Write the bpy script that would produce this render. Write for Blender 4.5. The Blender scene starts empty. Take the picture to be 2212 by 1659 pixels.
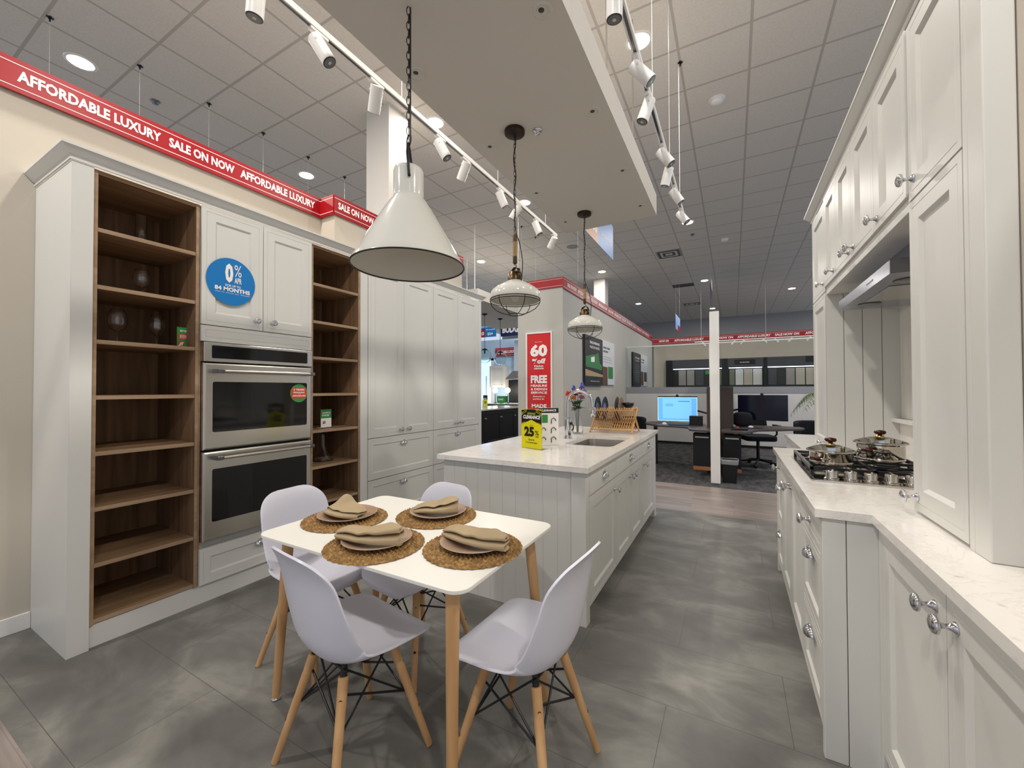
import bpy, bmesh, math, random
from mathutils import Vector, Matrix
random.seed(7)
S = bpy.context.scene
COL = S.collection
PI = math.pi

# ------------------------------------------------------------------ camera
cam_data = bpy.data.cameras.new('camera')
cam = bpy.data.objects.new('camera', cam_data); COL.objects.link(cam)
YAW, PITCH, ROLL, FPX, EYE = -0.501450, 0.0141542, -0.0030884, 870.793, 1.36
f = Vector((math.sin(YAW)*math.cos(PITCH), math.cos(YAW)*math.cos(PITCH), math.sin(PITCH)))
r0 = Vector((math.cos(YAW), -math.sin(YAW), 0)); u0 = r0.cross(f)
r = r0*math.cos(ROLL) + u0*math.sin(ROLL); u = -r0*math.sin(ROLL) + u0*math.cos(ROLL)
cam.matrix_world = Matrix(((r.x, u.x, -f.x, 0), (r.y, u.y, -f.y, 0), (r.z, u.z, -f.z, EYE), (0, 0, 0, 1)))
cam_data.sensor_width = 36; cam_data.lens = FPX*36/2212
cam_data.clip_start = 0.05; cam_data.clip_end = 200
S.camera = cam

# ------------------------------------------------------------------ world, exposure
W = bpy.data.worlds.new('world'); S.world = W; W.use_nodes = True
bg = W.node_tree.nodes['Background']
bg.inputs[0].default_value = (0.72, 0.82, 1.0, 1); bg.inputs[1].default_value = 0.85
S.view_settings.view_transform = 'Standard'; S.view_settings.look = 'None'
S.view_settings.gamma = 1; S.view_settings.use_curve_mapping = False
S.view_settings.exposure = 0.0
LAMP_POWER = 37
LAMP_COLOR = (1.0, 0.95, 0.885)
LAMPS = [(-5.66,1.42),(-5.66,3.84),(-3.165,3.84),(-3.165,6.25),(-.745,3.86),(-5.6,8.6),(-3.165,10.99),(-3.14,15.8),(-.72,13.4),(1.71,15.86),(-.75,8.55),(-.70,18.2)]
LAMPS_OUT = [(-3.165,1.42),(-3.165,-1.0),(-.745,-1.0),(-.745,1.42),(1.7,1.42),(1.7,3.86),(1.7,-1.0),(-5.66,-1.0),(1.7,8.6),(1.7,11.0),(-5.66,11.0),(-5.6,13.4),(4.1,8.6),(4.1,13.4),(4.1,18.2)]  # unseen downlights added to the grid; the back ones brighten the far end
def lamp(x, y, z, power=LAMP_POWER, size=.2, parent=None):
    l = bpy.data.lights.new('lamp_light', 'AREA'); l.shape = 'DISK'; l.size = size
    l.energy = power; l.color = LAMP_COLOR
    o = bpy.data.objects.new('lamp_light', l); COL.objects.link(o); o.location = (x, y, z)
    if parent: o.parent = parent
    return o

# ------------------------------------------------------------------ materials
def lin(c):
    return tuple(((v/255)/12.92 if v/255 <= .04045 else ((v/255+.055)/1.055)**2.4) for v in c)
MATS = {}
def mat(name, rgb, rough=.5, metal=0, spec=.5, trans=0, emit=0, ior=1.45, coat=0, noise=0, nscale=40, bump=0, bscale=200, alpha=1):
    if name in MATS: return MATS[name]
    m = bpy.data.materials.new(name); m.use_nodes = True; nt = m.node_tree
    b = nt.nodes['Principled BSDF']; c = lin(rgb)
    b.inputs['Base Color'].default_value = (*c, 1); b.inputs['Roughness'].default_value = rough
    b.inputs['Metallic'].default_value = metal; b.inputs['Specular IOR Level'].default_value = spec
    b.inputs['Transmission Weight'].default_value = trans; b.inputs['IOR'].default_value = ior
    b.inputs['Coat Weight'].default_value = coat; b.inputs['Alpha'].default_value = alpha
    if emit:
        b.inputs['Emission Color'].default_value = (*c, 1); b.inputs['Emission Strength'].default_value = emit
    tc = nt.nodes.new('ShaderNodeTexCoord')
    n = nt.nodes.new('ShaderNodeTexNoise'); n.inputs['Scale'].default_value = nscale; n.inputs['Detail'].default_value = 4
    nt.links.new(tc.outputs['Object'], n.inputs['Vector'])
    if noise:
        r_ = nt.nodes.new('ShaderNodeMix'); r_.data_type = 'RGBA'
        r_.inputs[6].default_value = (*[v*(1-noise) for v in c], 1); r_.inputs[7].default_value = (*[min(1, v*(1+noise)) for v in c], 1)
        nt.links.new(n.outputs['Fac'], r_.inputs[0]); nt.links.new(r_.outputs[2], b.inputs['Base Color'])
    if bump:
        n2 = nt.nodes.new('ShaderNodeTexNoise'); n2.inputs['Scale'].default_value = bscale
        nt.links.new(tc.outputs['Object'], n2.inputs['Vector'])
        bp = nt.nodes.new('ShaderNodeBump'); bp.inputs['Strength'].default_value = bump; bp.inputs['Distance'].default_value = .002
        nt.links.new(n2.outputs['Fac'], bp.inputs['Height']); nt.links.new(bp.outputs[0], b.inputs['Normal'])
    MATS[name] = m
    return m
def N(nt, t, **k):
    n = nt.nodes.new(t)
    for a, v in k.items(): setattr(n, a, v)
    return n
def L(nt, a, b): nt.links.new(a, b)
def ramp(nt, stops):
    n = nt.nodes.new('ShaderNodeValToRGB'); cr = n.color_ramp
    while len(cr.elements) < len(stops): cr.elements.new(.5)
    for e, (p, c) in zip(cr.elements, stops): e.position = p; e.color = (*lin(c), 1)
    return n
def base(name, rough=.5, spec=.5):
    m = bpy.data.materials.new(name); m.use_nodes = True
    b = m.node_tree.nodes['Principled BSDF']; b.inputs['Roughness'].default_value = rough; b.inputs['Specular IOR Level'].default_value = spec
    MATS[name] = m
    return m, m.node_tree, b
def world_pos(nt, scale=(1, 1, 1), loc=(0, 0, 0)):
    g = N(nt, 'ShaderNodeNewGeometry'); mp = N(nt, 'ShaderNodeMapping')
    mp.inputs['Scale'].default_value = scale; mp.inputs['Location'].default_value = loc
    L(nt, g.outputs['Position'], mp.inputs['Vector']); return mp.outputs[0]

def wood(name, dark, light, axis='Z', rough=.5, dens=1.0, plank=0):
    m, nt, b = base(name, rough, .3)
    sc = {'Z': (14, 14, .9), 'Y': (14, .9, 14), 'X': (.9, 14, 14)}[axis]
    v = world_pos(nt, tuple(s*dens for s in sc)) if plank else None
    if not plank:
        tc = N(nt, 'ShaderNodeTexCoord'); mp = N(nt, 'ShaderNodeMapping'); mp.inputs['Scale'].default_value = tuple(s*dens for s in sc)
        L(nt, tc.outputs['Object'], mp.inputs['Vector']); v = mp.outputs[0]
    n1 = N(nt, 'ShaderNodeTexNoise'); n1.inputs['Scale'].default_value = 1.2; n1.inputs['Detail'].default_value = 8; n1.inputs['Distortion'].default_value = .6
    L(nt, v, n1.inputs['Vector'])
    r_ = ramp(nt, [(.3, dark), (.7, light)]); L(nt, n1.outputs['Fac'], r_.inputs[0])
    L(nt, r_.outputs[0], b.inputs['Base Color'])
    return m

# cabinet paint, soft satin off-white
mat('cabinet', (216,215,209), rough=.38, spec=.4, noise=.015, nscale=3)
mat('groove_shade', (60,58,54), rough=.8)  # dark tone standing in for the shade inside panel grooves
mat('chrome', (215,215,218), rough=.06, metal=1, noise=.01)
mat('steel', (206,202,196), rough=.24, metal=1, noise=.03, nscale=60)
mat('steel_dark', (120,120,124), rough=.3, metal=1)
mat('hood_steel', (165,166,176), rough=.22, metal=1)
mat('black_glass', (12,12,14), rough=.06, spec=.6)
mat('display_glass', (20,22,28), rough=.08)
mat('wall_paint', (196,188,174), rough=.85, spec=.2, noise=.02, nscale=2, bump=.08)
mat('wall_gray', (186,183,175), rough=.85, spec=.2, noise=.02, nscale=2)
mat('wall_far', (150,150,152), rough=.9, spec=.2, noise=.02, nscale=2)
mat('soffit', (203,198,190), rough=.9, spec=.2, noise=.01, nscale=2)
mat('white_trim', (232,230,225), rough=.5, noise=.01, nscale=4)
mat('red', (156,9,21), rough=.35, spec=.4, noise=.03, nscale=4)
mat('red_poster', (206,42,42), rough=.3, noise=.03, nscale=5)
mat('white_print', (245,240,236), rough=.5)
mat('pink_print', (228,150,150), rough=.5)
mat('black_print', (16,16,16), rough=.5)
mat('green', (56,140,70), rough=.45)
mat('orange', (196,66,36), rough=.45)
mat('blue', (0,118,190), rough=.45)
mat('navy', (18,34,84), rough=.5)
mat('skyblue', (120,160,215), rough=.5)
mat('peach', (206,160,136), rough=.5)
mat('yellow', (222,212,0), rough=.4)
mat('lime', (170,180,70), rough=.4)
mat('white_plastic', (216,216,227), rough=.32, spec=.5, noise=.01, nscale=6)
mat('table_top', (240,238,230), rough=.3, noise=.01, nscale=3)
mat('table_edge', (216,206,188), rough=.5)
mat('black_metal', (20,20,22), rough=.4, noise=.05)
mat('black_wire', (28,24,20), rough=.45)
mat('enamel', (222,221,212), rough=.12, coat=.4, noise=.01, nscale=4)
mat('enamel_inside', (198,196,186), rough=.4, noise=.02, nscale=4)
mat('bronze', (92,76,58), rough=.32, metal=1, noise=.08, nscale=20)
mat('bronze_dark', (62,50,42), rough=.4, metal=.8)
mat('rope', (176,146,104), rough=.9, noise=.2, nscale=300)
mat('cotton', (180,160,128), rough=.95, spec=.1, noise=.05, nscale=400, bump=.3, bscale=900)
mat('plate_rim', (206,188,172), rough=.35)
mat('glass', (255,255,255), rough=.0, trans=1, ior=1.10, coat=1)
mat('thin_glass', (240,247,247), rough=.0, trans=1, ior=1.06)
mat('track_white', (226,224,220), rough=.35, noise=.01)
mat('lens', (120,122,122), rough=.15, noise=.1)
mat('dark_hole', (66,64,62), rough=.6)
mat('lamp_lens', (255,244,226), emit=22)
mat('screen_blue', (96,165,240), emit=.95)
mat('screen_panel', (116,186,246), emit=.95)
mat('screen_line', (40,110,180), emit=.6)
mat('screen_edge', (190,240,255), emit=1.5)
mat('screen_off', (14,18,40), rough=.15)
mat('black_plastic', (18,18,20), rough=.5, noise=.05)
mat('black_fabric', (22,24,30), rough=.9, noise=.1, nscale=200)
mat('desk_wood', (72,62,60), rough=.45, noise=.12, nscale=30)
mat('tower_wood', (62,52,48), rough=.6, noise=.1, nscale=30)
mat('partition_white', (212,210,208), rough=.6, noise=.01)
mat('partition_band', (150,152,158), rough=.5, noise=.01)
mat('tray_liner', (190,190,198), rough=.25, trans=.5)
mat('leaf', (52,84,48), rough=.6, noise=.2, nscale=30)
mat('palm_leaf', (88,104,62), rough=.6, noise=.2, nscale=30)
mat('petal_red', (222,74,56), rough=.7, noise=.1)
mat('petal_blue', (92,98,176), rough=.7, noise=.15)
mat('petal_mauve', (150,96,112), rough=.7, noise=.1)
mat('petal_orange', (200,120,50), rough=.7, noise=.1)
mat('bamboo', (206,160,104), rough=.5, noise=.1, nscale=60)
mat('pan_black', (24,24,26), rough=.25)
mat('pan_blue', (120,130,190), rough=.4)
mat('plate_brown', (92,72,58), rough=.4, noise=.1)
mat('plate_taupe', (140,120,100), rough=.4, noise=.1)
mat('pot_handle', (60,16,10), rough=.2)
mat('pot_steel', (206,200,190), rough=.1, metal=1)
mat('brass', (220,180,90), rough=.2, metal=1)
mat('iron', (18,20,24), rough=.35)
mat('dark_cabinet', (30,28,30), rough=.4, noise=.05)
mat('pale_blue_wall', (170,196,220), rough=.8, noise=.02)
mat('daylight_glass', (170,205,255), emit=1.6)
mat('display_gray', (70,70,72), rough=.6, noise=.12, nscale=6)
mat('display_dark', (38,40,36), rough=.5)
mat('display_black', (14,14,16), rough=.5)
mat('sample_white', (205,203,198), rough=.5)
mat('sample_gray', (146,140,134), rough=.5)
mat('sample_oak', (178,168,152), rough=.5)
mat('sample_green', (110,116,92), rough=.5)
mat('led_strip', (235,238,255), emit=3)
mat('display_plaster', (186,174,158), rough=.9, noise=.05, nscale=4)
mat('poster_dark', (44,44,48), rough=.4)
mat('poster_light', (214,216,220), rough=.4)
mat('poster_tan', (178,152,118), rough=.5)
mat('poster_green', (58,128,74), rough=.5)
mat('poster_brown', (98,72,52), rough=.5, noise=.4, nscale=14)
mat('grille', (150,148,146), rough=.5)
mat('cardboard', (170,110,70), rough=.8)
OAK = wood('oak_shelf', (104,79,57), (150,118,88), 'Z', .55)
OAKH = wood('oak_shelf_flat', (118,92,68), (164,132,100), 'Y', .5)
OAKEDGE_LIT = wood('oak_edge_lit', (142,116,90), (172,146,118), 'Y', .5)  # same oak, lightened to paint the light on the front edges
BEECH = wood('beech', (186,140,92), (212,170,122), 'Z', .45)
PLATE = wood('plate_wood', (148,122,100), (188,160,136), 'X', .3, .5)

def make_ceiling():
    m, nt, b = base('ceiling_tile', .95, .1)
    v = world_pos(nt)
    sep = N(nt, 'ShaderNodeSeparateXYZ'); L(nt, v, sep.inputs[0])
    fac = None
    for out, off in ((sep.outputs[0], -.433), (sep.outputs[1], 2.915)):
        a = N(nt, 'ShaderNodeMath', operation='SUBTRACT'); L(nt, out, a.inputs[0]); a.inputs[1].default_value = off-.305-50*.61
        md = N(nt, 'ShaderNodeMath', operation='MODULO'); L(nt, a.outputs[0], md.inputs[0]); md.inputs[1].default_value = .61
        s2 = N(nt, 'ShaderNodeMath', operation='SUBTRACT'); L(nt, md.outputs[0], s2.inputs[0]); s2.inputs[1].default_value = .305
        ab = N(nt, 'ShaderNodeMath', operation='ABSOLUTE'); L(nt, s2.outputs[0], ab.inputs[0])
        lt = N(nt, 'ShaderNodeMath', operation='LESS_THAN'); L(nt, ab.outputs[0], lt.inputs[0]); lt.inputs[1].default_value = .0125
        if fac is None: fac = lt.outputs[0]
        else:
            mx = N(nt, 'ShaderNodeMath', operation='MAXIMUM'); L(nt, fac, mx.inputs[0]); L(nt, lt.outputs[0], mx.inputs[1]); fac = mx.outputs[0]
    n = N(nt, 'ShaderNodeTexNoise'); n.inputs['Scale'].default_value = 60; L(nt, v, n.inputs['Vector'])
    rp = ramp(nt, [(.3, (211,205,196)), (.7, (219,213,204))]); L(nt, n.outputs['Fac'], rp.inputs[0])
    mx = N(nt, 'ShaderNodeMix', data_type='RGBA'); L(nt, fac, mx.inputs[0]); L(nt, rp.outputs[0], mx.inputs[6]); mx.inputs[7].default_value = (*lin((184,177,168)), 1)
    L(nt, mx.outputs[2], b.inputs['Base Color'])
    return m
CEIL = make_ceiling()

def make_floor():
    m, nt, b = base('floor_tile', .42, .4)
    v = world_pos(nt)
    br = N(nt, 'ShaderNodeTexBrick'); br.offset = .5; br.inputs['Scale'].default_value = 1
    br.inputs['Brick Width'].default_value = .91; br.inputs['Row Height'].default_value = .4415
    br.inputs['Mortar Size'].default_value = .0014; br.inputs['Mortar Smooth'].default_value = .2; br.inputs['Bias'].default_value = 0
    mp = N(nt, 'ShaderNodeMapping'); mp.inputs['Location'].default_value = (.72, -2.298, 0); L(nt, v, mp.inputs['Vector']); L(nt, mp.outputs[0], br.inputs['Vector'])
    br.inputs['Color1'].default_value = (*lin((108,107,104)), 1); br.inputs['Color2'].default_value = (*lin((118,117,113)), 1); br.inputs['Mortar'].default_value = (*lin((66,64,62)), 1)
    mp2 = N(nt, 'ShaderNodeMapping'); mp2.inputs['Scale'].default_value = (1, 1.6, 1); L(nt, v, mp2.inputs['Vector'])
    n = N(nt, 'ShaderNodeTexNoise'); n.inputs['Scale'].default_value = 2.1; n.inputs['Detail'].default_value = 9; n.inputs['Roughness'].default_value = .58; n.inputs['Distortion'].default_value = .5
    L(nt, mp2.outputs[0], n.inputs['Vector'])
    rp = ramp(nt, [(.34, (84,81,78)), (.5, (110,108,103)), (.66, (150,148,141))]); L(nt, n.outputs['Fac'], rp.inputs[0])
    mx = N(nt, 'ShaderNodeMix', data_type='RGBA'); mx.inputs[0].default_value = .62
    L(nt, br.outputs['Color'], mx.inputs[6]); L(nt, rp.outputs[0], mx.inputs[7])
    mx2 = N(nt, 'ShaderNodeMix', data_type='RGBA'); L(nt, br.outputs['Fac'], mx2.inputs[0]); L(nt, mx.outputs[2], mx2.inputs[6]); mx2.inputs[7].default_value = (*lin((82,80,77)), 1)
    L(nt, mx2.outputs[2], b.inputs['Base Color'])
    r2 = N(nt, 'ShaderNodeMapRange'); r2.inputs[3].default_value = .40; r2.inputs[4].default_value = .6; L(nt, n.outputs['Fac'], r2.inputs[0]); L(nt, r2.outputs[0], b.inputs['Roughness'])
    return m
def make_planks():
    m, nt, b = base('floor_planks', .35, .4)
    v = world_pos(nt)
    br = N(nt, 'ShaderNodeTexBrick'); br.offset = .37; br.inputs['Scale'].default_value = 1
    br.inputs['Brick Width'].default_value = 1.2; br.inputs['Row Height'].default_value = .15; br.inputs['Mortar Size'].default_value = .002
    L(nt, v, br.inputs['Vector'])
    br.inputs['Color1'].default_value = (*lin((122,110,104)), 1); br.inputs['Color2'].default_value = (*lin((160,148,141)), 1); br.inputs['Mortar'].default_value = (*lin((84,76,72)), 1)
    mp2 = N(nt, 'ShaderNodeMapping'); mp2.inputs['Scale'].default_value = (1.2, 18, 1); L(nt, v, mp2.inputs['Vector'])
    n = N(nt, 'ShaderNodeTexNoise'); n.inputs['Scale'].default_value = 1.5; n.inputs['Detail'].default_value = 7; L(nt, mp2.outputs[0], n.inputs['Vector'])
    rp = ramp(nt, [(.3, (118,106,101)), (.7, (176,165,158))]); L(nt, n.outputs['Fac'], rp.inputs[0])
    mx = N(nt, 'ShaderNodeMix', data_type='RGBA'); mx.inputs[0].default_value = .5; L(nt, br.outputs['Color'], mx.inputs[6]); L(nt, rp.outputs[0], mx.inputs[7])
    L(nt, mx.outputs[2], b.inputs['Base Color'])
    return m
def make_carpet():
    m, nt, b = base('floor_carpet', .95, .1)
    v = world_pos(nt, (1, .35, 1))
    n = N(nt, 'ShaderNodeTexNoise'); n.inputs['Scale'].default_value = 9; n.inputs['Detail'].default_value = 12; n.inputs['Roughness'].default_value = .8; L(nt, v, n.inputs['Vector'])
    rp = ramp(nt, [(.35, (48,48,50)), (.65, (104,103,104))]); L(nt, n.outputs['Fac'], rp.inputs[0]); L(nt, rp.outputs[0], b.inputs['Base Color'])
    return m
def make_quartz():
    m, nt, b = base('quartz', .12, .5)
    v = world_pos(nt, (1, 1, 1))
    n = N(nt, 'ShaderNodeTexNoise'); n.inputs['Scale'].default_value = 3.2; n.inputs['Detail'].default_value = 10; n.inputs['Roughness'].default_value = .7; n.inputs['Distortion'].default_value = 1.4; L(nt, v, n.inputs['Vector'])
    rp = ramp(nt, [(.0, (234,230,224)), (.485, (235,231,225)), (.505, (224,219,213)), (.525, (235,231,225)), (1, (238,234,229))]); L(nt, n.outputs['Fac'], rp.inputs[0])
    n2 = N(nt, 'ShaderNodeTexNoise'); n2.inputs['Scale'].default_value = 28; n2.inputs['Detail'].default_value = 6; L(nt, v, n2.inputs['Vector'])
    rp2 = ramp(nt, [(.64, (255,255,255)), (.76, (190,186,184))]); L(nt, n2.outputs['Fac'], rp2.inputs[0])
    mx = N(nt, 'ShaderNodeMix', data_type='RGBA', blend_type='MULTIPLY'); mx.inputs[0].default_value = .55; L(nt, rp.outputs[0], mx.inputs[6]); L(nt, rp2.outputs[0], mx.inputs[7])
    L(nt, mx.outputs[2], b.inputs['Base Color'])
    return m
def make_weave():
    m, nt, b = base('woven_mat', .7, .2)
    tc = N(nt, 'ShaderNodeTexCoord')
    n = N(nt, 'ShaderNodeTexNoise'); n.inputs['Scale'].default_value = 70; n.inputs['Detail'].default_value = 3; L(nt, tc.outputs['Object'], n.inputs['Vector'])
    rp = ramp(nt, [(.3, (112,84,50)), (.5, (146,112,68)), (.72, (182,148,96))]); L(nt, n.outputs['Fac'], rp.inputs[0]); L(nt, rp.outputs[0], b.inputs['Base Color'])
    return m
FLOOR = make_floor(); PLANKS = make_planks(); CARPET = make_carpet(); QUARTZ = make_quartz(); WEAVE = make_weave()
def M(k): return MATS[k] if isinstance(k, str) else k

# ------------------------------------------------------------------ geometry helpers
class MB:
    def __init__(s, xf=None): s.b = bmesh.new(); s.xf = xf
    def p(s, c):
        c = Vector(c)
        return s.b.verts.new(s.xf @ c if s.xf else c)
    def box(s, x0, x1, y0, y1, z0, z1, mi=0):
        v = [s.p((x, y, z)) for z in (z0, z1) for y in (y0, y1) for x in (x0, x1)]
        for q in ((0,2,3,1),(4,5,7,6),(0,1,5,4),(1,3,7,5),(3,2,6,7),(2,0,4,6)):
            fc = s.b.faces.new([v[i] for i in q]); fc.material_index = mi
        return s
    def quad(s, pts, mi=0):
        fc = s.b.faces.new([s.p(c) for c in pts]); fc.material_index = mi; return s
    def prism(s, pts, z0, z1, mi=0):
        a = [s.p((x, y, z0)) for x, y in pts]; b = [s.p((x, y, z1)) for x, y in pts]; n = len(pts)
        s.b.faces.new(a[::-1]).material_index = mi; s.b.faces.new(b).material_index = mi
        for i in range(n): s.b.faces.new((a[i], a[(i+1) % n], b[(i+1) % n], b[i])).material_index = mi
        return s
    def extr(s, pts3, vec, mi=0):
        vec = Vector(vec); a = [s.p(c) for c in pts3]; b = [s.p(Vector(c)+vec) for c in pts3]; n = len(a)
        s.b.faces.new(a[::-1]).material_index = mi; s.b.faces.new(b).material_index = mi
        for i in range(n): s.b.faces.new((a[i], a[(i+1) % n], b[(i+1) % n], b[i])).material_index = mi
        return s
    def lathe(s, prof, c=(0, 0, 0), n=32, axis='z', caps=True, mi=0):
        c = Vector(c); rings = []
        for rr, h in prof:
            ring = []
            for i in range(n):
                a = 2*PI*i/n; x, y = rr*math.cos(a), rr*math.sin(a)
                d = {'z': (x, y, h), 'x': (h, x, y), '-x': (-h, x, -y), 'y': (y, h, x), '-y': (x, -h, y)}[axis]
                ring.append(s.p(c+Vector(d)))
            rings.append(ring)
        for a, b in zip(rings, rings[1:]):
            for i in range(n): s.b.faces.new((a[i], a[(i+1) % n], b[(i+1) % n], b[i])).material_index = mi
        if caps:
            s.b.faces.new(rings[0][::-1]).material_index = mi; s.b.faces.new(rings[-1]).material_index = mi
        return s
    def rod(s, a, b, r1, r2=None, n=12, mi=0):
        return s.tube([a, b], r1, r2, n, mi=mi)
    def tube(s, pts, r1, r2=None, n=10, closed=False, mi=0):
        pts = [Vector(q) for q in pts]; r2 = r1 if r2 is None else r2; m = len(pts); rings = []
        up = None
        for i, q in enumerate(pts):
            if closed: t = (pts[(i+1) % m]-pts[i-1]).normalized()
            else: t = (pts[min(i+1, m-1)]-pts[max(i-1, 0)]).normalized()
            if up is None: up = t.orthogonal().normalized()
            else:
                up = (up - t*up.dot(t)); up = up.normalized() if up.length > 1e-6 else t.orthogonal().normalized()
            w = t.cross(up); rr = r1+(r2-r1)*i/max(1, m-1)
            rings.append([s.p(q+up*rr*math.cos(2*PI*k/n)+w*rr*math.sin(2*PI*k/n)) for k in range(n)])
        pairs = list(zip(rings, rings[1:])) + ([(rings[-1], rings[0])] if closed else [])
        for a, b in pairs:
            for k in range(n): s.b.faces.new((a[k], a[(k+1) % n], b[(k+1) % n], b[k])).material_index = mi
        if not closed:
            s.b.faces.new(rings[0][::-1]).material_index = mi; s.b.faces.new(rings[-1]).material_index = mi
        return s
    def grid(s, fn, nu, nv, closeu=False, mi=0):
        g = [[s.p(fn(i/(nu if closeu else nu-1), j/(nv-1))) for j in range(nv)] for i in range(nu)]
        for i in range(nu if closeu else nu-1):
            for j in range(nv-1):
                a = g[i]; b = g[(i+1) % nu]
                s.b.faces.new((a[j], b[j], b[j+1], a[j+1])).material_index = mi
        return s
    def ball(s, c, rx, ry=None, rz=None, nu=16, nv=10, mi=0):
        ry = ry or rx; rz = rz or rx; c = Vector(c)
        return s.lathe_gen(c, rx, ry, rz, nu, nv, mi)
    def lathe_gen(s, c, rx, ry, rz, nu, nv, mi):
        rows = []
        top = s.p(c+Vector((0, 0, rz))); bot = s.p(c-Vector((0, 0, rz)))
        for j in range(1, nv):
            t = PI*j/nv
            rows.append([s.p(c+Vector((rx*math.sin(t)*math.cos(2*PI*i/nu), ry*math.sin(t)*math.sin(2*PI*i/nu), rz*math.cos(t)))) for i in range(nu)])
        for i in range(nu):
            s.b.faces.new((top, rows[0][i], rows[0][(i+1) % nu])).material_index = mi
            s.b.faces.new((bot, rows[-1][(i+1) % nu], rows[-1][i])).material_index = mi
        for a, b in zip(rows, rows[1:]):
            for i in range(nu): s.b.faces.new((a[i], b[i], b[(i+1) % nu], a[(i+1) % nu])).material_index = mi
        return s
    def build(s, name, m, parent=None, smooth=False, bevel=0, local=False, sub=0, solid=0, angle=None):
        ms = m if isinstance(m, (list, tuple)) else [m]
        bmesh.ops.recalc_face_normals(s.b, faces=s.b.faces)
        if smooth:
            for fc in s.b.faces: fc.smooth = True
        me = bpy.data.meshes.new(name)
        top = parent
        while top is not None and top.parent is not None: top = top.parent
        if not local:
            if top is not None: off = Vector(top.location)
            else:
                cs = [v.co for v in s.b.verts]
                off = Vector(((min(c.x for c in cs)+max(c.x for c in cs))/2, (min(c.y for c in cs)+max(c.y for c in cs))/2, min(c.z for c in cs)))
            for v in s.b.verts: v.co -= off
        s.b.to_mesh(me); s.b.free()
        for k in ms: me.materials.append(M(k))
        o = bpy.data.objects.new(name, me); COL.objects.link(o)
        if parent is not None: o.parent = parent
        elif not local: o.location = off
        if smooth and angle is not None:
            try: me.set_sharp_from_angle(angle=math.radians(angle))
            except Exception: pass
        if bevel:
            md = o.modifiers.new('bevel', 'BEVEL'); md.width = bevel; md.segments = 2; md.limit_method = 'ANGLE'; md.angle_limit = math.radians(40)
        if solid:
            md = o.modifiers.new('solid', 'SOLIDIFY'); md.thickness = solid; md.offset = 0
        if sub:
            md = o.modifiers.new('sub', 'SUBSURF'); md.levels = sub; md.render_levels = sub
        return o

def thing(name, label, cat, loc=(0, 0, 0), rz=0, group=None):
    o = bpy.data.objects.new(name, None); COL.objects.link(o); o.empty_display_size = .05
    o.location = loc; o.rotation_euler = (0, 0, rz); o['label'] = label; o['category'] = cat
    if group: o['group'] = group
    return o
def tag(o, label, cat, group=None):
    o['label'] = label; o['category'] = cat
    if group: o['group'] = group
    return o
def struct(o): o['kind'] = 'structure'; return o
def lab(o, t): o['label'] = t; return o
def dup(root, loc, rz=None, label=None, group=None):
    def rec(o, par):
        c = o.copy(); COL.objects.link(c)
        if par is not None: c.parent = par
        for ch in list(o.children): rec(ch, c)
        return c
    c = rec(root, None); c.location = loc
    if rz is not None: c.rotation_euler = (0, 0, rz)
    if label: c['label'] = label
    if group: c['group'] = group
    return c

# planes: local (u, v, n) -> world
def PX(x): return Matrix(((0, 0, 1, x), (1, 0, 0, 0), (0, 1, 0, 0), (0, 0, 0, 1)))      # faces +X, u=y v=z
def NX(x): return Matrix(((0, 0, -1, x), (1, 0, 0, 0), (0, 1, 0, 0), (0, 0, 0, 1)))     # faces -X, u=y v=z
def NY(y): return Matrix(((1, 0, 0, 0), (0, 0, -1, y), (0, 1, 0, 0), (0, 0, 0, 1)))     # faces -Y, u=x v=z
def UP(z): return Matrix(((1, 0, 0, 0), (0, 1, 0, 0), (0, 0, 1, z), (0, 0, 0, 1)))

FONT_CACHE = {}
def text_mesh(s, bold=.02):
    key = (s, bold)
    if key in FONT_CACHE: return FONT_CACHE[key]
    cu = bpy.data.curves.new('lettering', 'FONT'); cu.body = s; cu.offset = bold; cu.resolution_u = 2; cu.fill_mode = 'FRONT'
    o = bpy.data.objects.new('lettering', cu); COL.objects.link(o)
    bpy.context.view_layer.update()
    me = bpy.data.meshes.new_from_object(o.evaluated_get(bpy.context.evaluated_depsgraph_get()))
    bpy.data.objects.remove(o); bpy.data.curves.remove(cu)
    vs = [tuple(v.co) for v in me.vertices]; fs = [tuple(p.vertices) for p in me.polygons]
    bpy.data.meshes.remove(me)
    FONT_CACHE[key] = (vs, fs); return FONT_CACHE[key]
def text(parent, items, xf, m, name='lettering', flip=False, lift=.0012, local=False, shear=0):
    """items: (string, u0, v0, u1, v1, bold) fitted into the box; one mesh for the line group"""
    mb = MB(xf)
    for it in items:
        s, a, b_, c, d = it[:5]; bold = it[5] if len(it) > 5 else .02
        vs, fs = text_mesh(s, bold)
        x0 = min(v[0] for v in vs); x1 = max(v[0] for v in vs); y0 = min(v[1] for v in vs); y1 = max(v[1] for v in vs)
        nv = [mb.p((a+(c-a)*(v[0]-x0)/(x1-x0)+shear*(v[1]-y0)/(y1-y0), b_+(d-b_)*(v[1]-y0)/(y1-y0), lift)) for v in vs]
        for fc in fs:
            try: mb.b.faces.new([nv[i] for i in fc])
            except ValueError: pass
    return mb.build(name, m, parent, local=local)

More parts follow.
